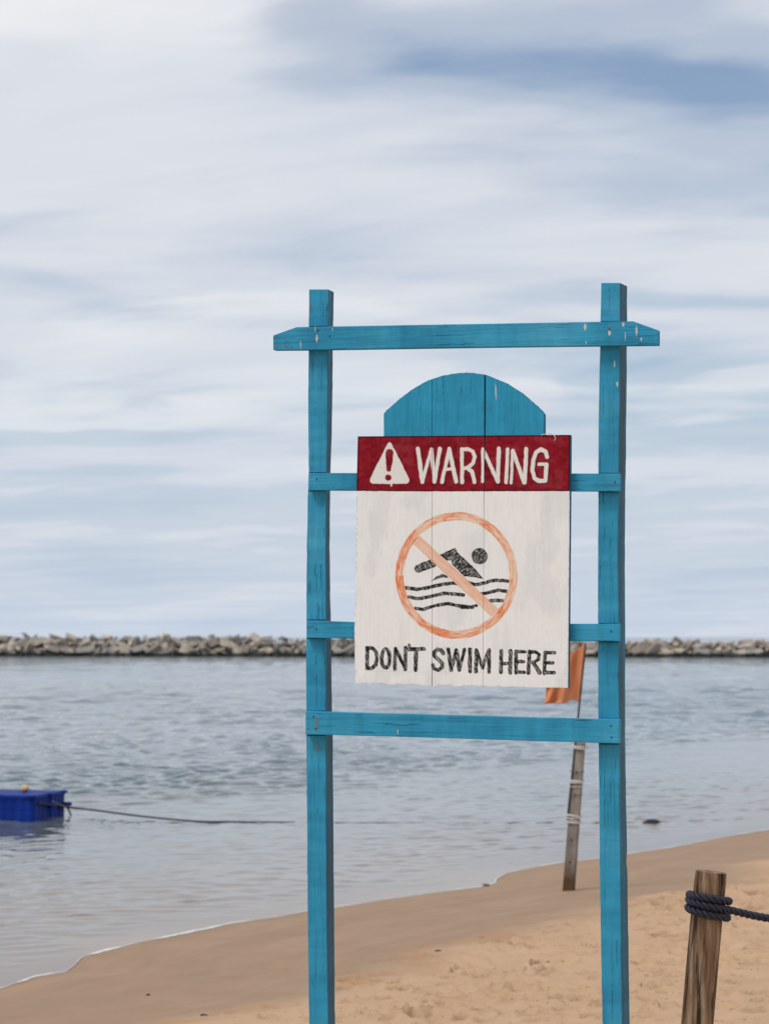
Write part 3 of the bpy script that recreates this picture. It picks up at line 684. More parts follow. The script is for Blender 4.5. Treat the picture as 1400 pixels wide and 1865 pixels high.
    if k.any():
        d = poly_dist(Xw[k], Yw[k], TRI + [TRI[0]]); d = np.where(inside(Xw[k], Yw[k], TRI), -d, d); tw = sstep(.7, -.6, d)
        sh_[k] = np.maximum(sh_[k], sstep(2.0, .3, d) * .8 * sstep(-1.5, -.5, d))
        de = poly_dist(Xw[k], Yw[k], EXC + [EXC[0]]); de = np.where(inside(Xw[k], Yw[k], EXC), -de, de); tw *= 1 - sstep(.7, -.6, de)
        dd = np.hypot(Xw[k] - 706.6, Yw[k] - 870) - 5.9; tw *= 1 - sstep(.6, -.6, dd)
        dp = poly_dist(Xw[k], Yw[k], [(712, 880), (712, 884.5)]) - 1.3; tw = np.maximum(tw, sstep(.6, -.5, dp))
        wc[k] = np.maximum(wc[k], tw)
    red = red * (1 - .6 * (sh_ * (1 - wc)))[..., None]
    wcol = np.array([.74, .72, .68]) * (.88 + .2 * fine_ + .06 * (grain - .5))[..., None]
    red = red * (1 - wc[..., None]) + wcol * wc[..., None]
    hm = sstep(.5, -.5, Y - ln)[..., None]
    return C * (1 - hm) + red * hm
board_m = M('board_paint', .75, .08)
ac = board_m.attr('paint', 'Color'); gr = board_m.noise(board_m.coord((30, 30, 1.3)), 3.0, 6, .6, .2); g2 = board_m.noise(board_m.coord(), 60, 4, .6)
board_m.color(board_m.mix(.2, ac, board_m.ramp(gr, [(.27, .72), (.42, 1.0), (.8, 1.06)]), 'MULTIPLY'))
board_m.bump(board_m.math('ADD', gr, board_m.math('MULTIPLY', g2, .3)), .35, .003)
DOME = [(698.8, 753.3), (704, 747), (710.7, 741.1), (729.7, 724.8), (751.4, 708.5), (778.6, 693), (805.7, 684), (832.9, 679.5), (853.6, 678.4), (883.4, 682.2), (921.4, 697.7), (948.6, 715.3), (975.7, 738.4), (986, 748.5), (990, 753.8)]
FO, TH = .0482, .0242
def edge_l(y): return np.interp(y, [795, 894, 1050, 1137, 1165, 1244], [651.5, 649.2, 647.6, 645.2, 645.4, 646.8])
def edge_r(y): return np.interp(y, [792, 894, 1253], [1037.6, 1036.9, 1033.8])
g1c = lambda y: 786.6 + 0 * y; g2c = lambda y: np.interp(y, [680, 795, 894, 1253], [882.8, 882.4, 881.2, 878.8])
g2w = lambda y: np.interp(y, [680, 795, 894, 960, 1253], [3.2, 2.6, .8, .5, .55])
g1w = lambda y: np.interp(y, [680, 894, 1150, 1253], [.9, .6, .55, 1.2])
PLK = [(edge_l, lambda y: g1c(y) - g1w(y) / 2), (lambda y: g1c(y) + g1w(y) / 2, lambda y: g2c(y) - g2w(y) / 2), (lambda y: g2c(y) + g2w(y) / 2, edge_r)]
def blue_px(X, Y):
    gr_ = fbm(X * .35 + 3, Y * .02 + 5, 4); bl = fbm(X * .035, Y * .05 + 2, 3)
    c = np.array([.032, .285, .46]) * (.78 + .30 * gr_ + .22 * (bl - .5))[..., None]
    cr = .22 * sstep(.72, .80, fbm(X * .30 + 60, Y * .02 + 33, 2)) * sstep(.5, .62, fbm(X * .05 + 9, Y * .03 + 60, 2)) + .9 * np.exp(-((X - 807.5 - (Y - 720) * .04) / .55) ** 2) * (Y < 752) * sstep(.3, .5, fbm(X * .1, Y * .2, 2)) + .7 * np.exp(-((X - 762.5) / .6) ** 2) * (Y < 722)
    c = c * (1 - .75 * np.clip(cr, 0, 1))[..., None]
    chip = np.exp(-((X - 901.5 - (Y - 690) * .045) / 1.3) ** 2) * np.exp(-((Y - 714) / 16) ** 2); chip = sstep(.25, .7, chip)
    fl = sstep(.93, .97, vnoise(X * .33, Y * .33)) * sstep(.55, .65, fbm(X * .04 + 2, Y * .04, 2)) * .35 * (Y > 775)
    k = np.clip(chip + fl, 0, 1)[..., None]
    return c * (1 - k) + np.array([.50, .50, .48]) * k
def block(px, py, side_rows):
    """px,py arrays (nv,nu) of traced coordinates -> local verts (front) as an array"""
    d0 = np.stack([(px - CX) / F, _cp - (CY - py) / F * _sp, _sp + (CY - py) / F * _cp], -1)
    t = ((S0 + SNm * FO) - np.array([0, 0, EYE])).dot(SNm) / (d0 @ SNm)
    W = np.array([0, 0, EYE]) + d0 * t[..., None] - ORG
    return np.stack([W @ SU, -(W @ SNm), W[..., 2]], -1)
def plank(idx):
    el, er = PLK[idx]
    Vs, Fs, Cs = [], [], []
    def add(px, py, col, skip_bottom=False):
        nv, nu = px.shape; L = block(px, py, None); base = len(Vs)
        Vs.extend(map(tuple, L.reshape(-1, 3))); Cs.extend(map(tuple, col.reshape(-1, 3)))
        for r in range(nv - 1):
            o = base + r * nu
            Fs.extend((o + c, o + nu + c, o + nu + c + 1, o + c + 1) for c in range(nu - 1))
        border = [(0, c) for c in range(nu)] + [(r, nu - 1) for r in range(1, nv)] + [(nv - 1, c) for c in range(nu - 2, -1, -1)] + [(r, 0) for r in range(nv - 2, 0, -1)]
        b0 = len(Vs); n = len(border)
        for (r, c) in border:
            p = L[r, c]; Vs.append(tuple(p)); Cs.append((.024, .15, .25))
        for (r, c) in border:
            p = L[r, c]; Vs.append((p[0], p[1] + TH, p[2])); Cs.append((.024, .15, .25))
        for i in range(n):
            j = (i + 1) % n
            if skip_bottom and border[i][0] == nv - 1 and border[j][0] == nv - 1: continue
            Fs.append((b0 + i, b0 + j, b0 + n + j, b0 + n + i))
        Fs.append(tuple(b0 + n + i for i in range(n)))
    ST = .8
    # red and white part
    x_l, x_r = float(el(np.array(1000.))), float(er(np.array(1000.)))
    nu = int((x_r - x_l) / ST) + 1; nv = int(455 / ST) + 1
    u = np.linspace(0, 1, nu)[None, :]; v = np.linspace(0, 1, nv)[:, None]
    # top / bottom lines
    xm = x_l + (x_r - x_l) * u
    y0 = np.interp(xm, [651, 1037], [794.8, 792.0]); y1 = np.interp(xm, [646, 786, 880, 1034], [1244.3, 1248.7, 1250.2, 1253.3]) + (0, .5, -.4)[idx]
    py = y0 + (y1 - y0) * v
    px = el(py) + (er(py) - el(py)) * u
    add(px, py, art(px, py))
    # blue rounded head
    ys = np.array(760.)
    xa = max(698.8, float(el(ys))) if idx == 0 else float(el(ys)); xb = min(990., float(er(ys)))
    nu = int((xb - xa) / 1.1) + 1; xm = np.linspace(xa, xb, nu)[None, :]
    top = np.interp(xm, [p[0] for p in DOME], [p[1] for p in DOME]) + (vnoise(xm * .25, xm * 0 + 3.3) - .5) * .9
    bot = np.interp(xm, [651, 1037], [794.8, 792.0])
    v = np.linspace(0, 1, 100)[:, None]; py = top + (bot - top) * v
    px = xm + 0 * py
    if idx < 2:  # follow the gap lines
        fr_ = (px - xa) / (xb - xa); px = px + fr_ * (er(py) - xb)
    if idx > 0:
        fr_ = 1 - (px - xa) / (xb - xa); px = px + fr_ * (el(py) - xa)
    add(px, py, blue_px(px, py), True)
    me = bpy.data.meshes.new('plank'); me.from_pydata(Vs, [], Fs); me.update()
    a = me.attributes.new('paint', 'FLOAT_COLOR', 'POINT')
    a.data.foreach_set('color', np.concatenate([np.array(Cs), np.ones((len(Cs), 1))], 1).astype(np.float32).ravel())
    o = link('plank', me, board_m.m, sign); return fixn(o)
for i in range(3): plank(i)

# ------------------------------------------------------------------ rope post and rope
def ray_at(px, py, y): return at_y(px, py, y)
PY = 8.0
ptop, pbot = at_y(1294.8, 1588, PY), at_y(1269, 1865, PY)
axd = (ptop - pbot) / np.linalg.norm(ptop - pbot)
base = ptop.copy(); 
while base[2] > ground(base[0], base[1]) - .25: base = base - axd * .02
pr = 57.2 / F * PY / 2
wp = M('weathered_wood', .85, .25)
co = wp.coord((22, 22, 1.3)); n1 = wp.noise(co, 1.5, 7, .62, .4); n2 = wp.noise(wp.coord((1, 1, 1)), 6, 4); n3 = wp.noise(wp.coord((40, 40, .9), loc=(2, 5, 1)), 1.2, 4, .6, .5)
base_c = wp.ramp(n1, [(.36, (.035, .02, .011)), (.43, (.16, .10, .056)), (.53, (.31, .205, .12)), (.64, (.54, .41, .29))])
base_c = wp.mix(.5, base_c, wp.ramp(n2, [(.3, (.55, .48, .44)), (.7, (1.15, 1.08, 1.0))]), 'MULTIPLY')
base_c = wp.mix(wp.ramp(n3, [(.38, .9), (.44, 0.0)]), base_c, (.016, .012, .008)); wp.color(base_c)
wp.bump(wp.math('ADD', n1, wp.math('MULTIPLY', n3, .8)), 1.0, .014)
V, Fc = [], []; NS, NR = 40, 46; hgt = np.linalg.norm(ptop - base)
e1 = np.cross(axd, [0, 1, 0]); e1 /= np.linalg.norm(e1); e2 = np.cross(axd, e1)
for i in range(NR):
    f = i / (NR - 1); c = base + axd * hgt * f
    for k in range(NS):
        a = 2 * math.pi * k / NS
        gro = 1 - .06 * max(0, math.sin(a * 5 + 1.2 + .5 * math.sin(f * 4))) ** 6 - .10 * math.exp(-((a - 4.25 - .12 * math.sin(f * 5)) / .07) ** 2) * (f < .9)
        rr = pr * gro * (1 + .025 * math.sin(3 * a + f * 3) + .02 * math.sin(f * 9 + a)) * (1.03 - .03 * f)
        if f > .985: rr *= .965
        V.append(c + rr * (math.cos(a) * e1 + math.sin(a) * e2))
for i in range(NR - 1):
    for k in range(NS):
        j = (k + 1) % NS; Fc.append((i * NS + k, i * NS + j, i * NS + NS + j, i * NS + NS + k))
Fc.append(tuple((NR - 1) * NS + k for k in range(NS)))
bz = np.array([base[0], base[1], ground(base[0], base[1])])
post = empty('wooden_post', tuple(bz)); tag(post, 'short round weathered wooden post with dark rope wound round it', 'post')
po = fixn(mk('timber', [np.array(v) - bz for v in V], Fc, wp.m, post, smooth=True))
m_ = po.modifiers.new('es', 'EDGE_SPLIT'); m_.split_angle = R(50)
# rope: three laid strands
rr_ = 15.4 / F * PY / 2
rp = M('rope_fibre', .55, .4); nn = rp.noise(rp.coord(), 220, 4, .6)
rp.color(rp.ramp(nn, [(.3, (.008, .009, .018)), (.6, (.030, .033, .056)), (.8, (.11, .11, .15))])); rp.bump(nn, .5, .003)
def along(py): # point on the post axis at a picture height
    f = (py - 1588) / (1865 - 1588); return ptop + (pbot - ptop) * f
rc = pr + rr_ * .92
path = []
def coil(a, py): 
    c = along(py); return c + rc * (math.cos(a) * e1 + math.sin(a) * e2)
# angle of the face towards the camera
angs = np.linspace(0, 2 * math.pi, 200); front = max(angs, key=lambda a: -(math.cos(a) * e1 + math.sin(a) * e2)[1])
sgn = 1 if (math.cos(front + .3) * e1 + math.sin(front + .3) * e2)[0] > (math.cos(front) * e1 + math.sin(front) * e2)[0] else -1
# starts behind, low coil -> front left to right -> round the back -> top coil -> back -> middle coil -> tail leaves to the right
ctrl = [(-1.2 * math.pi, 1655), (-.5 * math.pi, 1657), (0, 1663.5), (.5 * math.pi, 1668), (.8 * math.pi, 1660), (1.2 * math.pi, 1640), (1.5 * math.pi, 1632), (2 * math.pi, 1633), (2.5 * math.pi, 1638), (3 * math.pi, 1640), (3.5 * math.pi, 1642), (4 * math.pi, 1648), (4.30 * math.pi, 1651)]
ca = np.array([c[0] for c in ctrl]); cp = np.array([c[1] for c in ctrl])
for a in np.arange(ca[0], ca[-1], .045): path.append(coil(front + sgn * a, float(np.interp(a, ca, cp))))
last = path[-1]; 
t1 = at_y(1400, 1673, last[1] + .03); t2 = t1 + (t1 - last) / np.linalg.norm(t1 - last) * .55 + np.array([0, 0, -.02])
tail = [t1, t1 + np.array([.35, .05, -.06]), t1 + np.array([.8, .12, -.17]), t1 + np.array([1.25, .2, -.36]), t1 + np.array([1.6, .26, -.62])]
gx = t1 + np.array([1.85, .3, 0]); tail.append(np.array([gx[0], gx[1], ground(gx[0], gx[1]) + .012]))
for d in (.3, .7): tail.append(np.array([gx[0] + d, gx[1] + .1 * d, ground(gx[0] + d, gx[1] + .1 * d) + .012]))
ctl = [path[-2], path[-1]] + tail
def catmull(P, step):
    out = []
    P = [2 * P[0] - P[1]] + list(P) + [2 * P[-1] - P[-2]]
    for i in range(1, len(P) - 2):
        n = max(2, int(np.linalg.norm(P[i + 1] - P[i]) / step))
        for k in range(n):
            t = k / n; a, b, c, d = P[i - 1], P[i], P[i + 1], P[i + 2]
            out.append(.5 * ((2 * b) + (c - a) * t + (2 * a - 5 * b + 4 * c - d) * t * t + (3 * b - a - 3 * c + d) * t ** 3))
    out.append(P[-2]); return out
path = path + catmull([path[-1]] + tail, .006)[1:]
# resample evenly
P = np.array(path); seg = np.r_[0, np.cumsum(np.linalg.norm(np.diff(P, axis=0), axis=1))]; q = np.arange(0, seg[-1], .0035)
P = np.stack([np.interp(q, seg, P[:, k]) for k in range(3)], 1)
for _ in range(6): P[1:-1] = (P[:-2] + 2 * P[1:-1] + P[2:]) / 4
rope = empty('rope', tuple(bz)); tag(rope, 'thick dark blue laid rope wound round the wooden post and running off beside it', 'rope')
T = np.gradient(P, axis=0); T /= np.linalg.norm(T, axis=1)[:, None]
A = np.zeros_like(P); a = np.array([0, 0, 1.0])
for i in range(len(P)):
    a = a - T[i] * a.dot(T[i]); a /= np.linalg.norm(a); A[i] = a
Bv = np.cross(T, A); pitch = .060
for k in range(3):
    ph = 2 * math.pi * (q / pitch + k / 3.0)
    C_ = P + rr_ * .54 * (np.cos(ph)[:, None] * A + np.sin(ph)[:, None] * Bv)
    vv, ff = tube(C_[::2] - bz, rr_ * .47, 8)
    mk('strand', vv, ff, rp.m, rope, smooth=True)

# ------------------------------------------------------------------ concrete post with the flag
fb = ground_px(1035, 1622); FY = fb[1]
con = M('concrete', .9, .2); co = con.coord()
cc = con.ramp(con.noise(con.coord((1, 1, .35)), 9, 6, .65), [(.3, (.15, .128, .108)), (.5, (.25, .217, .185)), (.72, (.37, .33, .29))])
cc = con.mix(con.ramp(con.noise(co, 90, 3, .6), [(.30, .5), (.42, 0.0)]), cc, (.10, .085, .07))
sp2 = con.n('ShaderNodeSeparateXYZ'); con.l(con._tc.outputs['Object'], sp2.inputs[0])
low_ = con.math('ADD', sp2.outputs[2], con.math('MULTIPLY', con.noise(co, 14, 4), .16))
cc = con.mix(con.ramp(low_, [(.16, .95), (.36, 0.0)]), cc, (.085, .045, .018)); con.color(cc); con.bump(con.noise(co, 60, 5, .65), .5, .006)
cpost = empty('concrete_post', tuple(fb)); tag(cpost, 'leaning square concrete post with white lashings planted at the water edge', 'post')
pt = at_y(1055.5, 1351, FY - .05)
dirp = (pt - fb); hl = np.linalg.norm(dirp); dirp /= hl
hw = 22.5 / F * FY / 2 * .86; ry = R(-14)
ux = np.array([math.cos(ry), math.sin(ry), 0]); ux -= dirp * ux.dot(dirp); ux /= np.linalg.norm(ux); uy = np.cross(dirp, ux)
V, Fc = [], []
lev = np.linspace(-.18, hl, 16)
for h in lev:
    sc = 1.04 - .10 * max(h, 0) / hl
    for (a, b) in ((-1, -1), (1, -1), (1, 1), (-1, 1)): V.append(dirp * h + (a * hw * ux + b * hw * uy) * sc + np.array([random.gauss(0, .0008), random.gauss(0, .0008), 0]))
for i in range(15):
    for k in range(4): j = (k + 1) % 4; Fc.append((i * 4 + k, i * 4 + j, i * 4 + 4 + j, i * 4 + 4 + k))
Fc += [(3, 2, 1, 0), tuple(60 + k for k in range(4))]
o = shaft = fixn(mk('shaft', V, Fc, con.m, cpost)); bevel(o, .006, 2)
dk = M('hole_shadow', .95, .1); dk.color((.02, .017, .015))
yface = -1 if uy[1] > 0 else 1
for py in (1364, 1406, 1447, 1529, 1569):
    f = (1622 - py) / (1622 - 1351.); c = dirp * hl * f + uy * yface * hw * (1.04 - .10 * f)
    vv, ff = tube([c - uy * yface * .004, c + uy * yface * .0015], .008, 10); mk('bolt_hole', vv, ff, dk.m, shaft)
# flag stick, lashed to the post
s0 = at_y(1032.5, 1494, FY - .06); s1 = at_y(1047.3, 1353, FY - .08); s2 = at_y(1065.8, 1171.5, FY - .09)
stick_m = M('dark_stick', .6, .4); stick_m.color(stick_m.ramp(stick_m.noise(stick_m.coord((20, 20, 1)), 3), [(.3, (.018, .016, .016)), (.7, (.05, .045, .04))]))
flag = empty('flag', tuple(s0)); tag(flag, 'orange cloth flag on a thin dark stick tied to the concrete post', 'flag')
vv, ff = tube([p - s0 for p in catmull([s0, s1, s2], .08)], .0085, 8); mk('stick', vv, ff, stick_m.m, flag, smooth=True)
lash = M('white_twine', .85, .2); lash.color(lash.ramp(lash.noise(lash.coord(), 150, 3), [(.3, (.50, .48, .45)), (.7, (.70, .68, .65))]))
wire = M('wire', .6, .3); wire.color((.12, .11, .10))
def lashing(py, n, rad, mat, tilt=.0, name='lashing', sp=.012):
    parts = []
    f = (1622 - py) / (1622 - 1351.)
    for k in range(n):
        c = dirp * hl * f + dirp * (k - (n - 1) / 2) * sp; h = hw * 1.05 + rad * .8; tl = tilt * random.uniform(-1, 1)
        st = (s0 + (s1 - s0) * np.clip((1494 - py) / 141., 0, 1) - fb)
        pl = [(-1, -1), (1, -1), (1, 1), (-1, 1)]; ring = []
        for (a, b) in pl + [pl[0]]:
            ring.append(c + a * h * ux * (1.08 if a < 0 and b < 0 else 1) + b * h * uy * (1.12 if a < 0 and b * 1 == yface else 1) + dirp * (tl * a * .02))
        parts.append(tube(ring, rad, 6))
    v, f_ = joinvf(parts); return mk(name, v, f_, mat, cpost, smooth=True)
lashing(1361, 3, .0045, lash.m, .3, sp=.009); lashing(1423, 3, .0045, lash.m, .3, sp=.009); lashing(1432, 1, .0025, lash.m, .2); lashing(1485, 2, .0045, lash.m, .6, sp=.009); lashing(1491, 2, .004, lash.m, 1.6, sp=.012); lashing(1497, 2, .0045, lash.m, .3, sp=.009)
lashing(1405, 1, .003, wire.m, .3, 'wire_tie'); lashing(1447, 1, .0025, wire.m, .2, 'wire_tie')
# cloth
clm = M('orange_cloth', .8, .2); clm.color(clm.ramp(clm.noise(clm.coord(), 5, 4), [(.3, (.54, .19, .085)), (.7, (.62, .25, .12))]))
clm.bump(clm.noise(clm.coord(), 380, 2), .15, .002)
clm.b.inputs['Subsurface Weight'].default_value = 0.0
nu, nv = 48, 56; fv = []
hoT, hoB = (1065.4, 1172.5), (1052.4, 1279)
for j in range(nv):
    v = j / (nv - 1)
    for i in range(nu):
        u = i / (nu - 1)
        hx, hy = hoT[0] + (hoB[0] - hoT[0]) * v, hoT[1] + (hoB[1] - hoT[1]) * v
        # free edge, drooping: from the hidden upper corner to the ragged lower one
        fx, fy = 997 - 5 * v - 6 * max(0, v - .93) / .07, 1219 + 63 * v
        bx_ = hx + (fx - hx) * u; by_ = hy + (fy - hy) * u
        if v > .4: by_ -= (v - .4) / .6 * 5.0 * math.sin(min(1, u / .32) * math.pi) * (u < .32)
        dep = .07 * math.sin(u * 7.5 + v * 2.4) * u ** .6 + .03 * math.sin(u * 17 - v * 4) * u + .05 * u * v
        p = at_y(bx_, by_, FY - .09 + dep - .03 * u); fv.append(p - s0)
cl = grid_mesh('cloth', np.array(fv), nu, nv, clm.m, flag); sd = cl.modifiers.new('thick', 'SOLIDIFY'); sd.thickness = .0015
# ------------------------------------------------------------------ blue pontoon
pm = M('blue_plastic', .5, .18); pm.color(pm.ramp(pm.noise(pm.coord(), 3, 5, .6), [(.3, (.0004, .011, .13)), (.7, (.0008, .028, .25))])); pm.bump(pm.noise(pm.coord(), 30, 3), .08, .01)
pm.l(pm.ramp(pm.noise(pm.coord(), 7, 4), [(.3, .45), (.7, .65)]), pm.b.inputs['Roughness'])
cr = on_z(62, 1496, 0.0)
pon = empty('pontoon', (cr[0], cr[1], 0)); pon.rotation_euler = (0, 0, R(-15))
tag(pon, 'bright blue plastic cube pontoon floating and tied by a rope', 'pontoon')
def float_cube():
    # ribbed barrel-sided cube, 0.5 m on a side, corner lugs on top
    S = .2492; V, Fc = [], []; NP = 64
    zs = [-.12, -.10, .02, .09, .115, .14, .235, .275, .298, .305]
    def ringpts(z, ins):
        pts = []
        for k in range(NP):
            sd_, t = divmod(k, NP // 4); t = t / (NP // 4) * 2 - 1
            rib = .007 if (int((t + 1) * 4) % 2 == 0) and -.08 < z < .25 else 0
            r = S - ins - rib
            if abs(t) > .82: r_c = r - .028 * (abs(t) - .82) / .18
            else: r_c = r
            tt_ = t * r; pts.append([(tt_, -r_c), (r_c, tt_), (-tt_, r_c), (-r_c, -tt_)][sd_])
        return pts
    ins = [.03, .006, .004, .004, .006, .004, .004, 0, .004, .022]
    for z, i_ in zip(zs, ins): V += [(x, y, z) for x, y in ringpts(z, i_)]
    for i in range(len(zs) - 1):
        for k in range(NP): j = (k + 1) % NP; Fc.append((i * NP + k, i * NP + j, i * NP + NP + j, i * NP + NP + k))
    Fc.append(tuple(reversed(range(NP)))); Fc.append(tuple((len(zs) - 1) * NP + k for k in range(NP)))
    me = bpy.data.meshes.new('float_cube'); me.from_pydata(V, [], Fc); me.materials.append(pm.m); return me
fcm = float_cube()
lugv, lugf = tube([(0, 0, .288), (0, 0, .312), (0, 0, .320)], lambda f: .062 if f < .9 else .05, 12)
lm = bpy.data.meshes.new('lug'); lm.from_pydata([tuple(v) for v in lugv], [], lugf); lm.materials.append(pm.m)
sdv, sdf = tube([(0, 0, .10), (0, 0, .14)], .05, 10); 
for ix in range(5):
    for iy in range(2):
        c = link('float_cube', fcm, None, pon); c.location = (-.25 - .5 * ix, .25 + .5 * iy, 0)
for ix in range(6):
    for iy in range(3):
        l_ = link('lug', lm, None, pon); l_.location = (-.5 * ix + (-.04 if ix == 0 else 0), .5 * iy + (.03 if iy == 0 else -.03 if iy == 2 else 0), -.012)
# side tabs half way up, where modules are pinned
tabm = bpy.data.meshes.new('tab'); tv, tf = tube([(0, 0, .12), (0, 0, .15), (0, 0, .165)], lambda f: .055 if f < .9 else .045, 12); tabm.from_pydata([tuple(v) for v in tv], [], tf); tabm.materials.append(pm.m)
for (x, y) in ((.02, .5), (.02, .98)):
    l_ = link('tab', tabm, None, pon); l_.location = (x, y, .0)
# ball float lying on the pontoon
bp_ = at_y(46, 1433.2, cr[1] + .62); br_ = 7.2 / F * (cr[1] + .62)
bm = bmesh.new(); bmesh.ops.create_uvsphere(bm, u_segments=24, v_segments=16, radius=br_)
for v in bm.verts: v.co.z *= 0.96
me = bpy.data.meshes.new('ball'); bm.to_mesh(me); bm.free(); me.polygons.foreach_set('use_smooth', [True] * len(me.polygons))
bfm = M('tan_float', .6, .3); bfm.color(bfm.ramp(bfm.noise(bfm.coord(), 20, 4), [(.3, (.50, .29, .13)), (.7, (.66, .44, .24))]))
zb = .305 + br_ * .96 - .004
ball = empty('ball_float', (bp_[0], bp_[1], zb)); tag(ball, 'small round tan float lying on the blue pontoon', 'float')
link('ball', me, bfm.m, ball)
vv, ff = tube([(br_ * .45, -br_ * .72, -br_ * .35), (br_ * .62, -br_ * 1.0, -br_ * .5)], br_ * .2, 10); mk('socket', vv, ff, dk.m, ball)

# ------------------------------------------------------------------ mooring rope
mr = M('mooring_rope', .85, .2); mr.color(mr.ramp(mr.noise(mr.coord(), 60, 4), [(.3, (.02, .017, .015)), (.7, (.075, .06, .05))]))
lt = M('pale_rope', .85, .2); lt.color((.16, .13, .11))
yR = cr[1] - .04
yB = cr[1] + .90
ctl = [at_y(69, 1463, cr[1] + .06), at_y(96, 1466, cr[1] + .44), at_y(124, 1470, yB)]
for px, py in [(180, 1476.5), (240, 1484.5), (300, 1491)]: ctl.append(at_y(px, py, yB + (28.55 - yB) * (px - 124) / 236.))
ctl.append(on_z(360, 1496, .012))
for px, py in [(430, 1497), (540, 1498), (660, 1498.5), (800, 1499), (950, 1499), (1060, 1499), (1150, 1498), (1200, 1496), (1300, 1494), (1420, 1491), (1560, 1487)]:
    ctl.append(on_z(px, py, -.005 + random.uniform(-.003, .004)))
pth = catmull(ctl, .04)
vv, ff = tube([p - ctl[0] for p in pth], lambda f: .0115 if f < .36 else .0052, 8)
mrope = empty('mooring_rope', tuple(ctl[0])); tag(mrope, 'thin dark mooring rope slanting from the blue pontoon onto the water', 'rope')
mk('line', vv, ff, mr.m, mrope, smooth=True)
e = [at_y(124.5, 1470, yB - .01), at_y(126, 1476, yB - .01), at_y(128, 1481, yB), at_y(130, 1485, yB)]
vv, ff = tube([p - ctl[0] for p in catmull(e, .02)], .011, 8); mk('loose_end', vv, ff, mr.m, mrope, smooth=True)
e = [at_y(96, 1460.5, cr[1] + .44), at_y(110, 1466, cr[1] + .66), at_y(124, 1470, yB)]
vv, ff = tube([p - ctl[0] for p in catmull(e, .02)], .012, 8); mk('bridle', vv, ff, lt.m, mrope, smooth=True)
c = at_y(124, 1470, yB) - ctl[0]
vv, ff = tube([c + np.array([-.03, 0, 0]), c + np.array([0, -.005, 0]), c + np.array([.03, 0, 0])], lambda f: .028 - .02 * abs(f - .5) * 2, 8); mk('knot', vv, ff, mr.m, mrope, smooth=True)

# ------------------------------------------------------------------ small things lying about
def lump(name, p, dims, mat, label, cat, rot=0, group=None, seed=0):
    r = random.Random(seed); bm = bmesh.new(); bmesh.ops.create_icosphere(bm, subdivisions=2, radius=1)
    ph = [r.uniform(0, 6) for _ in range(6)]
    for v in bm.verts:
        k = 1 + .22 * math.sin(3 * v.co.x + ph[0]) + .18 * math.sin(4 * v.co.y + ph[1]) + .15 * math.sin(5 * v.co.z + ph[2])
        v.co = Vector((v.co.x * dims[0] * k, v.co.y * dims[1] * k, v.co.z * dims[2] * k))
    me = bpy.data.meshes.new(name); bm.to_mesh(me); bm.free(); me.polygons.foreach_set('use_smooth', [True] * len(me.polygons))
    o = link(name, me, mat); o.location = p; o.rotation_euler = (0, 0, rot); tag(o, label, cat, group); return o
drk = M('dark_debris', .8, .3); drk.color(drk.ramp(drk.noise(drk.coord(), 40, 4), [(.3, (.012, .012, .018)), (.7, (.045, .045, .055))]))
shl = M('brown_stone', .8, .3); shl.color(shl.ramp(shl.noise(shl.coord(), 80, 4), [(.3, (.10, .06, .035)), (.7, (.22, .15, .10))]))
p = on_z(1186, 1496, .012); lump('seaweed_clump', p, (.12, .05, .022), drk.m, 'dark clump caught on the rope floating near the shore', 'seaweed', .05, seed=3)
p = ground_px(885, 1614); lump('stone', p + np.array([0, 0, .008]), (.035, .02, .016), shl.m, 'small brown stone lying where the water meets the sand', 'stone', seed=5)
p = ground_px(270, 1813); lump('pebble', p + np.array([0, 0, .004]), (.011, .009, .007), drk.m, 'tiny dark pebble alone on the smooth wet sand', 'pebble', seed=6)
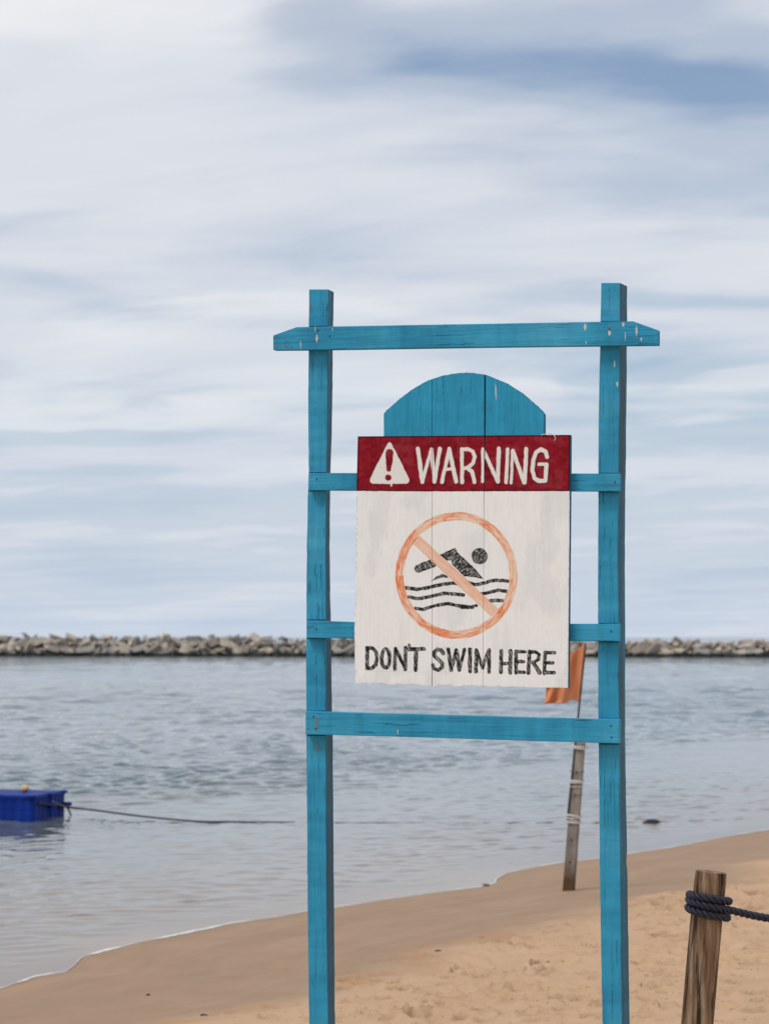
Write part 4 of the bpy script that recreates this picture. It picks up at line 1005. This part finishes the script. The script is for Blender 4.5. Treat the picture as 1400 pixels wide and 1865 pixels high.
def twig(px, py, L, rot, label, mat):
    p = ground_px(px, py); vv, ff = tube([np.array([-L, 0, .004]), np.array([-.3 * L, .006, .009]), np.array([.4 * L, -.004, .007]), np.array([L, .004, .003])], lambda f: .0045 * (1.2 - .7 * f), 6)
    o = mk('twig', vv, ff, mat, smooth=True); o.location = p; o.rotation_euler = (0, 0, rot); tag(o, label, 'twig'); return o
twig(373, 1851, .022, .1, 'short dark twig where the wet sand turns to dry', drk.m)
twig(800, 1733, .03, .2, 'thin brown twig lying between the two sign posts', shl.m)

# bit of white string caught on the top of the board
st = [sp_(x, y, FO + o_) for x, y, o_ in ((985, 792.3, .002), (998, 789.8, .003), (1006, 791.2, .004), (1010, 795, .0045), (1011, 800, .004), (1009, 802, .003))]
vv, ff = tube([np.array(loc(p)) for p in catmull([np.array(p) for p in st], .004)], .0014, 6); mk('string', vv, ff, lash.m, sign, smooth=True)

# crumbs and clods of dry sand
cl_m = M('sand_clod', .95, .1); cl_m.color(cl_m.ramp(cl_m.noise(cl_m.coord(), 40, 3), [(.3, (.33, .20, .115)), (.7, (.45, .29, .175))]))
V, Fc = [], []
for _ in range(4200):
    px, py = random.uniform(330, 1420), random.uniform(1600, 1880); z = .15
    for _k in range(3):
        p = on_z(px, py, z); z = float(sand_height(np.array([p[0]]), np.array([p[1]]), False)[0][0])
    t, sd2 = shore_s(np.array([p[0]]), np.array([p[1]]))
    if wet_of(t, sd2)[0] > .45 or float(fbm(t * 1.3 + 5, sd2 * 1.3 + 2, 3)[0]) < random.uniform(.35, .62): continue
    z = ground(p[0], p[1]); r = random.choice([.003, .004, .005, .006, .009]); o = len(V)
    ring = [(math.cos(a) * r * random.uniform(.8, 1.6), math.sin(a) * r * random.uniform(.7, 1.3)) for a in np.linspace(0, 5.03, 5)]
    V += [(p[0] + x, p[1] + y, z - .002) for x, y in ring] + [(p[0] + random.gauss(0, r * .3), p[1], z + r * random.uniform(.6, 1.1))]
    Fc += [(o + k, o + (k + 1) % 5, o + 5) for k in range(5)]
clods = mk('sand_clods', V, Fc, cl_m.m); tag(clods, 'loose crumbs of sand scattered over the dry beach', 'sand', kind='stuff')
